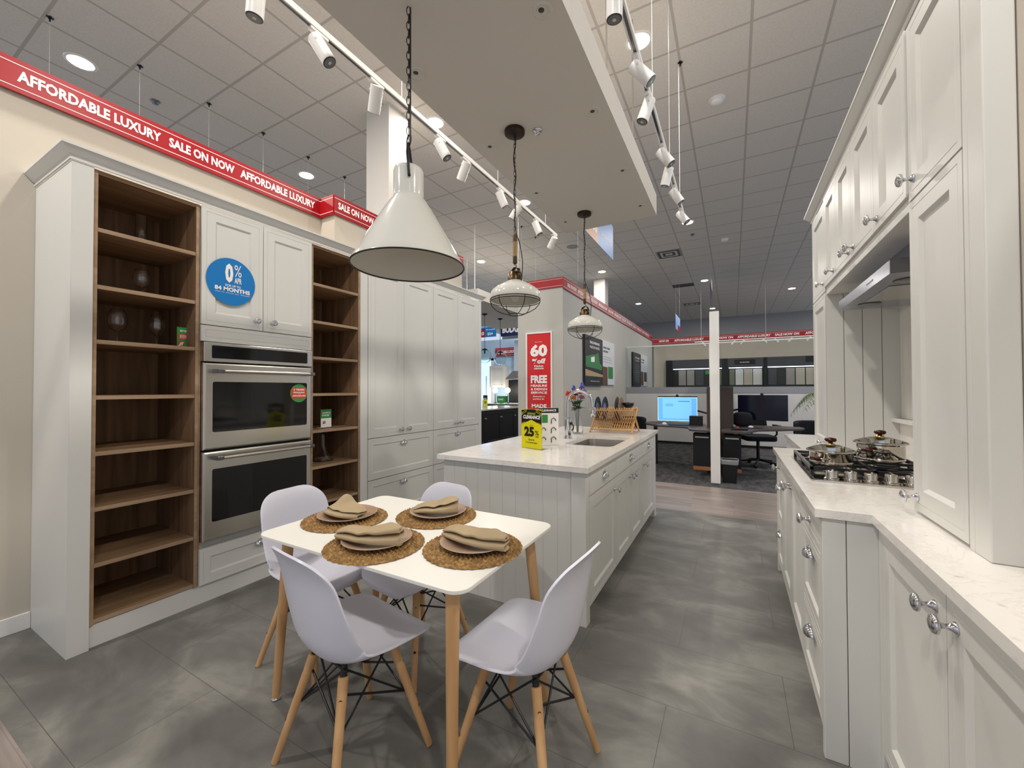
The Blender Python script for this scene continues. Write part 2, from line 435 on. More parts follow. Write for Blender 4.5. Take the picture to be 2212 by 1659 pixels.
def panel(mb, u0, u1, v0, v1, th=.02, rings=((.026, 0), (.0275, -.0022), (.029, 0), (.078, 0), (.090, -.011)), mi=0):
    """door front with stepped rings, back at n=0, front at n=th"""
    loops = [(0, 0), (0, th)] + [(i, th+d) for i, d in rings]
    prev = None
    for ins, n in loops:
        cur = [mb.p((u0+ins, v0+ins, n)), mb.p((u1-ins, v0+ins, n)), mb.p((u1-ins, v1-ins, n)), mb.p((u0+ins, v1-ins, n))]
        if prev:
            for i in range(4): mb.b.faces.new((prev[i], prev[(i+1) % 4], cur[(i+1) % 4], cur[i])).material_index = mi
        else: mb.b.faces.new(cur[::-1])
        prev = cur
    mb.b.faces.new(prev)
    return mb
FLAT = ((.026, 0), (.0275, -.0022), (.029, 0))
DRW = ((.020, 0), (.0215, -.002), (.023, 0), (.060, 0), (.070, -.009))
def knob(parent, xf, u, v, n=.02, k=1.18):
    prof = [(.0001, 0), (.012, 0), (.0125, .003), (.007, .008), (.0048, .016), (.0055, .022), (.010, .026), (.0185, .029), (.0195, .033), (.016, .038), (.008, .041), (.0001, .0415)]
    mb = MB(xf @ Matrix.Translation((u, v, n)))
    mb.lathe([(a*k, h*k) for a, h in prof], n=20, caps=False)
    return mb.build('knob', 'chrome', parent, smooth=True)
def cup(parent, xf, u, v, n=.02):
    mb = MB(xf @ Matrix.Translation((u, v, n)))
    def fn(a, b):
        th = PI*a; ph = PI/2*b          # quarter dome, open below
        return (-.045*math.cos(th), -.012+.034*math.sin(th)*math.cos(ph)**.8, .001+.030*math.sin(th)*math.sin(ph)+.0)
    mb.grid(fn, 17, 7)
    mb.tube([(-.040, -.012, .002), (-.028, -.016, .019), (0, -.017, .028), (.028, -.016, .019), (.040, -.012, .002)], .0022, n=6)
    mb.ball((0, .022, .006), .009, .009, .008, 10, 6)
    mb.box(-.046, .046, -.014, -.010, 0, .003)
    return mb.build('handle', 'chrome', parent, smooth=True)
def door(parent, xf, u0, u1, v0, v1, kn=None, th=.02, name='door', cupat=None, rings=None, m='cabinet'):
    mb = MB(xf); g = .0018
    if rings is None: panel(mb, u0+g, u1-g, v0+g, v1-g, th)
    else: panel(mb, u0+g, u1-g, v0+g, v1-g, th, rings)
    o = mb.build(name, m, parent)
    if kn: knob(o, xf, kn[0], kn[1], th)
    if cupat: cup(o, xf, cupat[0], cupat[1], th)
    return o

# ================================================================== the setting
CZ = 4.63
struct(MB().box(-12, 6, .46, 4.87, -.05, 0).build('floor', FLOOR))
struct(MB().box(-12, 6, 4.87, 6.25, -.05, 0).build('floor', PLANKS))
struct(MB().box(-12, 6, -5, .46, -.05, 0).build('floor', PLANKS))
struct(MB().box(-12, 6, 6.25, 21, -.05, 0).build('floor', CARPET))
struct(MB().box(-12, 6, -5, 21, CZ, CZ+.1).build('ceiling', CEIL))
struct(MB().box(-12, 6, 20.7, 20.9, 0, CZ).build('wall_back', 'wall_far'))
struct(MB().prism([(-3.70,-3.2),(-3.565,-3.2),(-3.565,2.573),(-3.36,2.573),(-3.36,4.66),(-3.70,4.66)], 0, 3.225).build('wall_left', 'wall_paint'))
struct(MB().box(-3.565, -3.550, -3.2, .716, 0, .095).build('baseboard_left', 'white_trim', bevel=.004))
struct(MB().box(.965, 1.10, -.8, 4.9, 0, 2.68).build('wall_right', 'wall_paint'))
struct(MB().box(.634, .965, 1.486, 1.56, .916, 2.70).build('wall_front', 'wall_paint'))
# bulkhead over the island: hung gypsum box
bk = MB().box(-1.612, -.651, -1.5, 4.195, 3.093, 3.297).build('trim_1', 'soffit')
struct(bk)
mb = MB()
for x in (-1.5, -.75):
    for y in (.2, 1.9, 2.75, 3.6): mb.rod((x, y, 3.297), (x, y, CZ), .006, n=8)
mb.build('hanger_rod', 'steel', bk)
# room with the posters: wall facing the kitchen and long side wall
struct(MB().prism([(-3.325,6.29),(-2.478,6.29),(-2.478,14.75),(-2.62,14.75),(-2.62,6.45),(-3.325,6.45)], 0, 3.225).build('wall_middle', 'wall_gray'))
# round-the-corner bulkhead over the other kitchen display
b2 = struct(MB().box(-5.9, -4.25, 6.40, 9.9, 3.093, 3.297).build('trim_2', 'soffit'))
for x, y in ((-4.45, 6.6), (-5.2, 7.4), (-4.45, 8.2)): MB().rod((x, y, 3.297), (x, y, CZ), .009, n=8).build('hanger_rod', 'track_white', b2)
# ceiling-high pillars
struct(MB().box(-3.76, -3.40, 3.31, 3.62, 3.226, CZ).build('trim_3', 'soffit'))
struct(MB().box(-3.60, -3.27, 11.65, 12.0, 0, CZ).build('trim_4', 'soffit'))

# ------------------------------------------------------------------ red banners round the wall tops
def banner(xf, u0, u1, v0, v1, label, lines, plain=False, m='red', group=None):
    """xf: plane; lines: (string, u0, u1)"""
    mb = MB(xf); mb.box(u0, u1, v0, v1, -.004, .012); o = mb.build('promotional_banner', m)
    tag(o, label, 'banner', group)
    st = MB(xf); h = v1-v0
    for a in (v0+.13*h, v1-.17*h): MB(xf).quad([(u0, a, .0132), (u1, a, .0132), (u1, a+.022*h, .0132), (u0, a+.022*h, .0132)]).build('stripe', 'white_print', o)
    if lines: text(o, [(s, a, v0+.33*h, b, v0+.33*h+(.36*h), .035) for s, a, b in lines], xf @ Matrix.Translation((0, 0, .0125)), 'white_print')
    return o
A, B_ = 'AFFORDABLE LUXURY', 'SALE ON NOW'
banner(PX(-3.545), -3.2, 2.570, 3.052, 3.240, 'long red sale banner along the left wall top above the open oak shelves', [(A, -1.08, -.42), (B_, .04, .50), (A, .634, 1.289), (B_, 1.335, 1.767), (A, 1.812, 2.485)])
banner(NY(2.556), -3.532, -3.345, 3.052, 3.240, 'short blank red banner piece on the step in the left wall', [])
banner(PX(-3.345), 2.552, 4.66, 3.052, 3.240, 'red sale banner on the left wall behind the big cone lamp', [(B_, 2.593, 3.03), (A, 3.10, 3.77), (B_, 3.82, 4.28)])
banner(NY(6.278), -3.325, -2.462, 3.075, 3.240, 'blank red banner above the framed sixty percent poster', [])
ln = []; y = 6.45
while y < 14:
    ln.append((B_, y, y+.45)); y += .52
    if y < 14: ln.append((A, y, y+.68)); y += .76
banner(PX(-2.466), 6.262, 14.75, 3.05, 3.240, 'red sale banner running along the gray wall above the two info posters', ln)
ln = []; xx = -1.888
banner(NY(15.95), -2.65, 4.5, 3.045, 3.270, 'far red sale banner above the cabinet door samples', [('NOW ON', -2.42, -2.08), (A, -1.89, -.90), ('SALE NOW ON', -.66, .02), (A, .15, 1.12), ('SALE NOW ON', 1.24, 1.90), (A, 2.06, 3.05)])

# ================================================================== left run
XL = -2.97
XC = -2.99      # carcass front
p = PX(XC)
mb = MB().box(-3.563, XL, .718, .800, 0, 2.552); mb.box(-3.563, XL+.0, .7165, .718, 0, 2.552)
o = tag(mb.build('end_panel', 'cabinet', bevel=.002), 'off-white floor-to-crown end panel and pilaster left of the oak shelves', 'panel')
mb = MB().box(-3.0, XC-.005, .802, 4.55, .0, .118); tag(mb.build('plinth', 'cabinet'), 'off-white plinth board along the floor under the left cabinets', 'plinth')
# crown moulding
prof = [(0, 2.553), (.008, 2.553), (.008, 2.562), (.003, 2.565), (.004, 2.570), (.014, 2.577), (.042, 2.608), (.047, 2.611), (.047, 2.622), (0, 2.622)]
def crown(prof, path, name, label):
    mb = MB(); rings = []
    for i, (x, y) in enumerate(path):
        dirs = []
        if i > 0: dirs.append((Vector(path[i])-Vector(path[i-1])).normalized())
        if i < len(path)-1: dirs.append((Vector(path[i+1])-Vector(path[i])).normalized())
        nrm = [Vector((d.y, -d.x)) for d in dirs]
        n = (nrm[0]+nrm[-1]); n = n/ (n.length**2) * 2 if len(nrm) > 1 else nrm[0]
        rings.append([mb.p((x+n.x*d, y+n.y*d, z)) for d, z in prof])
    for a, b in zip(rings, rings[1:]):
        for k in range(len(prof)): mb.b.faces.new((a[k], a[(k+1) % len(prof)], b[(k+1) % len(prof)], b[k]))
    mb.b.faces.new(rings[0]); mb.b.faces.new(rings[-1][::-1])
    return tag(mb.build(name, 'cabinet'), label, 'crown molding')
crown(prof, [(-3.563, .716), (XL, .716), (XL, 4.575), (-3.355, 4.575)], 'crown_molding', 'off-white crown molding topping the whole left cabinet run')

def open_shelves(y0, y1, label, rear=-3.50):
    t = thing('open_shelf_unit', label, 'shelf unit', (-3.2, (y0+y1)/2, .118))
    z0, z1 = .118, 2.55
    MB().box(-3.52, XC+.005, y0, y0+.018, z0, z1).build('side_panel', OAK, t); MB().box(-3.52, XC+.005, y1-.018, y1, z0, z1).build('side_panel', OAK, t)
    MB().box(rear-.02, rear, y0+.018, y1-.018, z0, z1).build('back_panel', OAK, t)
    MB().box(rear, XC+.003, y0+.018, y1-.018, z1-.022, z1).build('top_panel', OAKH, t)
    for i, z in enumerate((.145, .440, .738, 1.034, 1.336, 1.636, 1.932, 2.240)):
        MB().box(rear, XC-.001, y0+.0185, y1-.0185, z-.022, z).build('shelf', OAKH, t)
        if i == 0: pass
    mb = MB()
    for z in (.145, .440, .738, 1.034, 1.336, 1.636, 1.932, 2.240): mb.box(XC-.001, XC+.002, y0+.0185, y1-.0185, z-.022, z)
    mb.box(XC+.005, XC+.0065, y0, y0+.018, z0, z1); mb.box(XC+.005, XC+.0065, y1-.018, y1, z0, z1)
    mb.build('lit_edge', OAKEDGE_LIT, t)  # front edges carry painted light in a paler oak
    return t
open_shelves(.802, 1.290, 'tall open oak shelf unit at the left end, holding three wine glasses')
open_shelves(2.070, 2.556, 'narrow open oak shelf unit right of the double oven')

# oven cabinet
t = thing('oven_cabinet', 'off-white oven tower cabinet with round blue zero percent sticker', 'cabinet', (-3.2, 1.68, .118))
MB().box(-3.55, XC-.002, 1.2905, 1.304, .118, 2.55).build('side_panel', OAKEDGE_LIT, t); MB().box(-3.55, XC-.002, 2.056, 2.0695, .118, 2.55).build('side_panel', OAKEDGE_LIT, t)
MB().box(-3.55, -3.02, 1.304, 2.056, 1.68, 2.55).box(-3.55, -3.02, 1.304, 2.056, .118, .385).build('carcass', 'cabinet', t)
d1 = door(t, p, 1.296, 1.682, 1.786, 2.55, (1.628, 1.852)); d2 = door(t, p, 1.683, 2.066, 1.786, 2.55, (1.745, 1.852))
door(t, p, 1.296, 2.066, 1.678, 1.784, rings=FLAT, name='filler_panel'); door(t, p, 1.296, 2.066, .122, .352, name='drawer', rings=DRW, cupat=(1.681, .285))
sx = PX(XL+.004)
mb = MB(sx); n = 40; mb.extr([(1.471+.152*math.cos(2*PI*i/n), 2.094+.158*math.sin(2*PI*i/n), 0) for i in range(n)], (0, 0, .0012)); st = lab(mb.build('sticker', 'blue', t), 'round blue sticker with white offer text')
text(st, [('0', 1.430, 2.085, 1.480, 2.215, .05), ('%', 1.487, 2.135, 1.533, 2.215, .0), ('APR', 1.488, 2.088, 1.533, 2.128, .02), ('FOR UP TO', 1.432, 2.058, 1.528, 2.074, .02), ('84 MONTHS', 1.368, 2.026, 1.588, 2.054, .04), ('see in store for details', 1.372, 2.013, 1.586, 2.020, 0)], PX(XL+.0055), 'white_print')

# double oven
t = thing('double_oven', 'stainless steel double wall oven built into the off-white tower', 'oven', (-3.2, 1.68, .39))
XO = -2.955
MB().box(-3.50, -3.0, 1.306, 2.054, .388, 1.676).build('housing', 'black_print', t)
cp = MB().box(-3.0, XO, 1.305, 2.061, 1.548, 1.674).build('control_panel', 'steel', t, bevel=.004)
def rrect(mb, u0, u1, v0, v1, rad, n0, n1, k=5):
    pts = []
    for cx, cy, a0 in ((u1-rad, v1-rad, 0), (u0+rad, v1-rad, 90), (u0+rad, v0+rad, 180), (u1-rad, v0+rad, 270)):
        for i in range(k+1):
            a = math.radians(a0+90*i/k); pts.append((cx+rad*math.cos(a), cy+rad*math.sin(a), n0))
    mb.extr(pts, (0, 0, n1-n0)); return mb
rrect(MB(PX(XO)), 1.352, 2.018, 1.571, 1.655, .006, 0, .002).build('display', 'black_glass', cp)
rrect(MB(PX(XO)), 1.60, 1.745, 1.577, 1.648, .003, .002, .0024).build('touch_screen', 'display_glass', cp)
def oven_door(z0, z1, w0, w1, hz, hang=0):
    mb = MB(PX(-3.0)); panel(mb, 1.307, 2.059, z0, z1, .036, ((.004, .006), (.012, .009), (.030, .009)))
    od = mb.build('oven_door', 'steel', t)
    mb = rrect(MB(PX(XO)), 1.345, 2.024, w0-.012, w1+.012, .018, 0, .0022); mb.build('window_trim', 'steel', od)
    mb = rrect(MB(PX(XO)), 1.357, 2.014, w0, w1, .012, .0022, .0035); mb.build('window', 'black_glass', od)
    mb = MB().tube([(XO+.055, 1.397, hz), (XO+.055, 2.004, hz)], .0115, n=14)
    hd = mb.build('handle', 'steel', od, smooth=True, angle=35)
    for y in (1.358, 2.005): MB().box(XO+.0002, XO+.066, y, y+.038, hz-.0135, hz+.0135).build('handle_bracket', 'steel_dark', od, bevel=.004)
    return od
oa = oven_door(.978, 1.541, 1.090, 1.418, 1.487); oven_door(.394, .966, .512, .852, .925)
mb = MB(PX(XO+.004)); n = 32; cx, cz = 1.946, 1.338
mb.extr([(cx+.070*math.cos(2*PI*i/n), cz+.070*math.sin(2*PI*i/n), 0) for i in range(n)], (0, 0, .001)); st = lab(mb.build('sticker', 'green', oa), 'round green and orange financing sticker')
mb = MB(PX(XO+.005)); pts = []
for i in range(13): y = -.040+.080*i/12; pts.append((cx+math.sqrt(.064**2-y*y), cz+y, .0012))
for i in range(13): y = .040-.080*i/12; pts.append((cx-math.sqrt(.064**2-y*y), cz+y, .0012))
mb.quad(pts); mb.build('sticker_field', 'orange', st)
text(st, [('2 YEARS', cx-.045, cz+.020, cx+.045, cz+.034, .03), ('FINANCING', cx-.045, cz+.000, cx+.045, cz+.011, .03), ('APPLIANCES', cx-.053, cz-.026, cx+.053, cz-.014, .03), ('on all', cx-.012, cz-.009, cx+.012, cz-.003, .0)], PX(XO+.0055), 'white_print')

# pantry units
def pantry(y0, y1, label):
    t = thing('pantry_cabinet', label, 'cabinet', (-3.15, (y0+y1)/2, .118)); ym = (y0+y1)/2
    MB().box(-3.355, XC-.001, y0, y1, .118, 2.55).build('carcass', 'cabinet', t)
    door(t, p, y0, ym, .908, 2.545, (ym-.055, .965)); door(t, p, ym, y1, .908, 2.545, (ym+.055, .965))
    for a, b in ((.516, .904), (.122, .512)): door(t, p, y0, y1, a, b, name='drawer', rings=DRW, cupat=(ym, b-.075))
    return t
pantry(2.640, 3.568, 'off-white pantry cabinet with two tall doors beside the narrow oak shelves')
pantry(3.570, 4.490, 'off-white pantry cabinet with two tall doors at the far end of the left run')
mb = MB(p); mb.box(2.5565, 2.638, .118, 2.55, -.3, .015); tag(mb.build('filler_panel', 'cabinet', bevel=.002), 'narrow off-white filler strip between oak shelves and pantry doors', 'panel')
mb = MB(); mb.box(-3.355, XL, 4.492, 4.56, 0, 2.552); tag(mb.build('end_panel', 'cabinet', bevel=.002), 'off-white end panel at the far end of the left run', 'panel')

# glassware on the oak shelves
def wine_glass(x, y, z, h, rb, label, balloon=True):
    if balloon: pr_ = [(.036, 0), (.036, .002), (.006, .006), (.004, .02), (.004, h*.32), (.012, h*.36), (rb*.75, h*.45), (rb, h*.62), (rb*.92, h*.82), (rb*.68, h), (rb*.66, h), (rb*.90, h*.82), (rb*.97, h*.62), (rb*.72, h*.47), (.008, h*.385), (.0001, h*.38)]
    else: pr_ = [(.0001, 0), (.03, 0), (.03, h*.3), (.028, h), (.0268, h), (.0268, .006), (.0001, .006)]
    mb = MB(); mb.lathe(pr_, (x, y, z), 28, caps=False)
    o = tag(mb.build('wine_glass' if balloon else 'glass_tumbler', 'glass', smooth=True), label, 'glass'); return o
wine_glass(-3.2, 1.078, 1.9325, .175, .044, 'round-bowled wine glass alone on an oak shelf, above the other two')
wine_glass(-3.2, .968, 1.6365, .205, .046, 'big wine glass on the same oak shelf as the green card, left one')
wine_glass(-3.2, 1.155, 1.6365, .20, .044, 'wine glass just left of the small green card on the oak shelf')
wine_glass(-3.2, 1.072, 2.2405, .20, .03, 'tall narrow clear glass on the topmost oak shelf', False)
mb = MB(); mb.lathe([(.0001, 0), (.085, 0), (.088, .006), (.07, .03), (.03, .09), (.018, .13), (.018, .215), (.022, .235), (.0205, .235), (.0165, .215), (.0165, .13), (.028, .09), (.067, .031), (.084, .008), (.0001, .005)], (-3.2, 2.34, .7385), 32, caps=False)
tag(mb.build('carafe', 'glass', smooth=True), 'clear glass carafe with wide base on the narrow oak shelves', 'carafe')

# small cards on the shelves
t = thing('promotional_card', 'small green and orange card beside a wine glass on the oak shelf', 'card', (-3.10, 1.259, 1.6365))
pl = PX(-3.10); MB(pl).box(1.221, 1.298, 1.6365, 1.767, -.003, 0).box(1.221, 1.298, 1.6365, 1.641, -.05, 0).build('card', 'green', t)
MB(pl).quad([(1.227, 1.690, .0006), (1.292, 1.690, .0006), (1.292, 1.724, .0006), (1.227, 1.724, .0006)]).build('orange_field', 'orange', t)
text(t, [('BEST DEALS', 1.237, 1.738, 1.282, 1.750, .03), ('EXTENDED', 1.236, 1.711, 1.283, 1.718, .02), ('FINANCING', 1.236, 1.702, 1.283, 1.709, .02), ('WITH NO INTEREST', 1.231, 1.694, 1.288, 1.699, .0)], pl, 'white_print')
MB(pl).quad([(1.226, 1.643, .0006), (1.257, 1.643, .0006), (1.257, 1.676, .0006), (1.226, 1.676, .0006)]).build('logo_square', 'orange', t)
mb = MB(pl)
for k in range(3): mb.quad([(1.228+k*.008, 1.646+k*.002, .001), (1.232+k*.008, 1.646+k*.002, .001), (1.245+k*.006, 1.670+k*.001, .001), (1.241+k*.006, 1.670+k*.001, .001)])
mb.build('logo_stripe', 'white_print', t)
t = thing('promotional_card', 'small green and white sample doors card on the narrow oak shelves', 'card', (-3.10, 2.297, 1.0345))
MB(pl).box(2.246, 2.348, 1.0345, 1.194, -.003, 0).box(2.246, 2.348, 1.0345, 1.039, -.05, 0).build('card', 'white_print', t)
MB(pl).quad([(2.246, 1.118, .0006), (2.348, 1.118, .0006), (2.348, 1.194, .0006), (2.246, 1.194, .0006)]).build('green_field', 'green', t)
text(t, [('SAMPLE', 2.258, 1.157, 2.338, 1.172, .03), ('DOORS', 2.258, 1.136, 2.326, 1.151, .03)], pl, 'white_print'); text(t, [('$5', 2.262, 1.068, 2.290, 1.096, .04)], pl, 'black_print')

# ================================================================== island
t = thing('kitchen_island', 'off-white kitchen island with grooved end, drawers and doors', 'kitchen island', (-1.26, 3.42, 0))
XI = -.765; pi_ = PX(XI)
MB().box(-1.765, XI-.001, 2.262, 4.595, .085, .66).box(-1.765, XI-.001, 2.262, 3.05, .66, .884).box(-1.765, XI-.001, 3.86, 4.595, .66, .884).box(-1.765, -1.26, 3.05, 3.86, .66, .884).box(-.79, XI-.001, 3.05, 3.86, .66, .884).build('carcass', 'cabinet', t)
mb = MB(NY(2.262))                      # grooved boards on the near end
xs = [-1.775+.0945*i for i in range(10)] + [-.836]
for a, b in zip(xs, xs[1:]): panel(mb, a, b, 0, .884, .016, ((.0015, .0), (.002, .002)))
mb.build('grooved_panel', 'cabinet', t)
MB().box(-.834, XI+.020, 2.232, 2.300, 0, .884).build('corner_post', 'cabinet', t, bevel=.002)
MB().box(-.834, XI+.020, 4.505, 4.600, 0, .884).build('corner_post', 'cabinet', t, bevel=.002)
MB().box(-1.74, -.825, 2.30, 4.55, 0, .084).build('plinth', 'cabinet', t)
for a, b in ((2.302, 2.915), (2.915, 3.860), (3.860, 4.503)): door(t, pi_, a, b, .733, .872, name='drawer', rings=FLAT, cupat=((a+b)/2, .806))
for a, b, k in ((2.302, 2.915, 2.862), (2.915, 3.3875, 3.335), (3.3875, 3.860, 3.440), (3.860, 4.503, 3.925)): door(t, pi_, a, b, .088, .730, (k, .655))
# worktop with sink cut-out
def rr(x0, x1, y0, y1, rad, k=6):
    pts = []
    for cx, cy, a0 in ((x1-rad, y1-rad, 0), (x0+rad, y1-rad, 90), (x0+rad, y0+rad, 180), (x1-rad, y0+rad, 270)):
        for i in range(k+1): a = math.radians(a0+90*i/k); pts.append((cx+rad*math.cos(a), cy+rad*math.sin(a)))
    return pts
def slab(outer, holes, z0, z1, name, m):
    mb = MB(); bm = mb.b
    for z in (z0, z1):
        es = []
        for lp in [outer]+holes:
            vs = [bm.verts.new((x, y, z)) for x, y in lp]
            es += [bm.edges.new((vs[i], vs[(i+1) % len(vs)])) for i in range(len(vs))]
        bmesh.ops.triangle_fill(bm, use_beauty=True, use_dissolve=False, edges=es)
    for lp in [outer]+holes:
        n = len(lp)
        for i in range(n):
            a, b = lp[i], lp[(i+1) % n]
            mb.b.faces.new([bm.verts.new((a[0], a[1], z0)), bm.verts.new((b[0], b[1], z0)), bm.verts.new((b[0], b[1], z1)), bm.verts.new((a[0], a[1], z1))])
    bmesh.ops.remove_doubles(bm, verts=bm.verts, dist=1e-5)
    return mb.build(name, m)
SK = (-1.225, -.825, 3.10, 3.80)
tag(slab(rr(-1.806, -.722, 2.203, 4.66, .004, 2), [rr(*SK, .06)], .8845, .915, 'island_countertop', QUARTZ), 'white quartz countertop with sink cut-out on the island', 'countertop')
mb = MB()
prev = None
for z, ins, rad in ((.884, -.012, .07), (.884, .0, .06), (.72, .008, .06), (.705, .03, .05), (.70, .12, .04)):
    ring = [mb.p((x, y, z)) for x, y in rr(SK[0]+ins, SK[1]-ins, SK[2]+ins, SK[3]-ins, rad)]
    if prev:
        for i in range(len(ring)): mb.b.faces.new((prev[i], prev[(i+1) % len(ring)], ring[(i+1) % len(ring)], ring[i]))
    prev = ring
mb.b.faces.new(prev)
t = thing('kitchen_sink', 'stainless steel undermount sink in the island countertop', 'sink', (-1.025, 3.45, .70))
mb.build('bowl', 'steel', t, smooth=True, angle=50)
MB().lathe([(.0001, .7005), (.04, .7005), (.042, .703), (.03, .7035), (.028, .7015), (.0001, .7015)], (-1.03, 3.45, 0), 24, caps=False).build('drain', 'chrome', t, smooth=True)
# faucet
t = thing('kitchen_faucet', 'chrome gooseneck kitchen faucet behind the island sink', 'faucet', (-1.322, 3.47, .915))
MB().lathe([(.036, 0), (.036, .010), (.029, .024), (.030, .034), (.030, .155), (.0305, .175), (.026, .185), (.016, .19)], (-1.322, 3.47, .915), 28).build('body', 'chrome', t, smooth=True, angle=40)
pts = [(-1.322, 3.47, 1.10), (-1.322, 3.47, 1.245)]
for i in range(1, 15): a = PI-PI*i/14*1.0; pts.append((-1.207+.115*math.cos(a), 3.47, 1.245+.105*math.sin(a)))
pts += [(-1.089, 3.47, 1.20)]
MB().tube(pts, .0155, n=16).build('spout', 'chrome', t, smooth=True, angle=50)
MB().lathe([(.018, 0), (.025, .01), (.0255, .05), (.020, .085), (.016, .09)], (-1.087, 3.47, 1.118), 20).build('spray_head', 'chrome', t, smooth=True, angle=50)
mb = MB().tube([(-1.298, 3.462, 1.05), (-1.280, 3.455, 1.055)], .012, n=12); mb.build('lever_hub', 'black_plastic', t, smooth=True)
MB().tube([(-1.282, 3.455, 1.057), (-1.262, 3.448, 1.035), (-1.262, 3.446, 1.01), (-1.276, 3.45, .992)], .005, .007, n=8).build('lever', 'black_plastic', t, smooth=True)
# vase with flowers
vx, vy = -1.373, 3.877
t = tag(MB().lathe([(.0001, 0), (.050, 0), (.053, .012), (.050, .08), (.034, .15), (.024, .20), (.026, .245), (.032, .262), (.0305, .262), (.0245, .245), (.0225, .20), (.0325, .15), (.048, .08), (.050, .012), (.0001, .006)], (vx, vy, .9155), 32, caps=False).build('bottle_vase', 'glass', smooth=True), 'clear glass bottle vase behind the faucet on the island', 'vase')
def flower(kind, dx, dy, top, label):
    t = thing('flower', label, 'flower', (vx+dx*.2, vy+dy*.2, .93))
    a = Vector((vx+dx*.1, vy+dy*.1, .93)); b = Vector((vx+dx*.3, vy+dy*.3, 1.17)); c = Vector((vx+dx, vy+dy, top))
    MB().tube([a, b, (b+c)/2+Vector((0, 0, .01)), c], .0028, n=6).build('stem', 'leaf', t)
    rnd = random.Random(hash(label) % 1000 if False else int((dx+1)*1000+top*100))
    mb = MB()
    if kind == 'spike':
        for k in range(60):
            h = k/60; q = c+Vector((rnd.uniform(-.032, .032)*(1.15-h), rnd.uniform(-.032, .032)*(1.15-h), -.045+h*.10)); mb.ball(q, .010, .010, .008, 6, 4)
        mb.build('blossom', 'petal_blue', t)
    else:
        R_ = .050 if kind == 'red' else .038
        for k in range(70):
            an = rnd.uniform(0, 2*PI); el = math.asin(rnd.uniform(-.25, 1)); d = Vector((math.cos(an)*math.cos(el), math.sin(an)*math.cos(el), math.sin(el))); q = R_*rnd.uniform(.75, 1.0)
            sd = d.cross(Vector((0, 0, 1)) if abs(d.z) < .9 else Vector((1, 0, 0))).normalized()*.011
            mb.quad([c+d*q*.2, c+d*q*.7+sd, c+d*q, c+d*q*.7-sd])
        mb.build('blossom', {'red': 'petal_red', 'mauve': 'petal_mauve', 'orange': 'petal_orange'}[kind], t, solid=.002)
    mb = MB()
    for k in range(11):
        an = rnd.uniform(0, 2*PI); q = b.lerp(c, rnd.uniform(-.1, .7)); d = Vector((math.cos(an), math.sin(an), rnd.uniform(-.3, .5))).normalized()*.06; sd = Vector((-d.y, d.x, 0)).normalized()*.02
        mb.quad([q, q+d*.5+sd, q+d, q+d*.5-sd])
    mb.build('leaf', 'leaf', t, solid=.0015)
flower('red', -.085, -.02, 1.305, 'coral red flower at the left of the island bouquet')
flower('spike', -.045, .01, 1.345, 'blue flower spike, shorter left one of the two in the bouquet')
flower('spike', .045, .01, 1.375, 'blue flower spike, taller right one of the two in the bouquet')
flower('red', .015, -.03, 1.325, 'deep red flower behind the faucet arch, middle of the bouquet')
flower('mauve', .055, -.035, 1.275, 'mauve rose low on the right of the island bouquet')
flower('orange', -.03, -.045, 1.27, 'small orange flower low in front of the island bouquet')
# dish rack
rx0, rx1, ry0, ry1 = -1.315, -.878, 4.070, 4.380
t = thing('dish_rack', 'folding bamboo dish rack at the far end of the island', 'dish rack', ((rx0+rx1)/2, (ry0+ry1)/2, .915))
for x in (rx0+.008, rx1-.008):
    MB().rod((x, ry0, .921), (x, ry1-.01, 1.165), .0095, n=8).build('leg', 'bamboo', t); MB().rod((x+.012, ry1, .921), (x+.012, ry0+.01, 1.165), .0095, n=8).build('leg', 'bamboo', t)
def onp(s_, w, x): return (x, ry0+(ry1-ry0)*w if s_ else ry1-(ry1-ry0)*w, .92+.235*w)
for s_ in (0, 1):
    for w in (.12, .50, .97): MB().rod(onp(s_, w, rx0-.005), onp(s_, w, rx1+.005), .007, n=8).build('rail', 'bamboo', t)
    for k in range(17):
        x = rx0+.025+k*(rx1-rx0-.05)/16
        MB().rod(onp(s_, .08, x), onp(s_, 1.06, x), .0056, n=8).build('slat', 'bamboo', t)
for i, (x, m, lb, nm, ca) in enumerate(((-1.283, 'pan_black', 'black pan with blue inside in the dish rack, leftmost', 'frying_pan', 'pan'), (-1.205, 'pan_black', 'black pan with blue inside in the dish rack, second from the left', 'frying_pan', 'pan'), (-1.075, 'plate_brown', 'dark brown plate standing in the dish rack', 'dinner_plate', 'plate'), (-1.035, 'plate_taupe', 'taupe plate at the right of the dark brown one in the dish rack', 'dinner_plate', 'plate'))):
    tt = thing(nm, lb, ca, (x, 4.225, 1.03))
    MB(Matrix.Rotation(.0, 4, 'Z')).lathe([(.0001, 0), (.07, 0), (.118, .012), (.12, .015), (.115, .017), (.07, .006), (.0001, .006)], (x, 4.225, 1.165), 36, axis='x', caps=False).build('body', m, tt, smooth=True, angle=40)
    if i < 2: MB().lathe([(.0001, .0065), (.052, .0065), (.052, .0085), (.0001, .0085)], (x, 4.225, 1.165), 28, axis='x', caps=False).build('inner_disc', 'pan_blue', tt)
tag(MB().lathe([(.0001, 0), (.03, 0), (.055, .03), (.06, .055), (.057, .055), (.05, .03), (.0001, .005)], (-.965, 4.30, 1.165), 28, caps=False).build('serving_bowl', 'pan_black', smooth=True), 'small black bowl on top of the bamboo dish rack at the right', 'bowl')
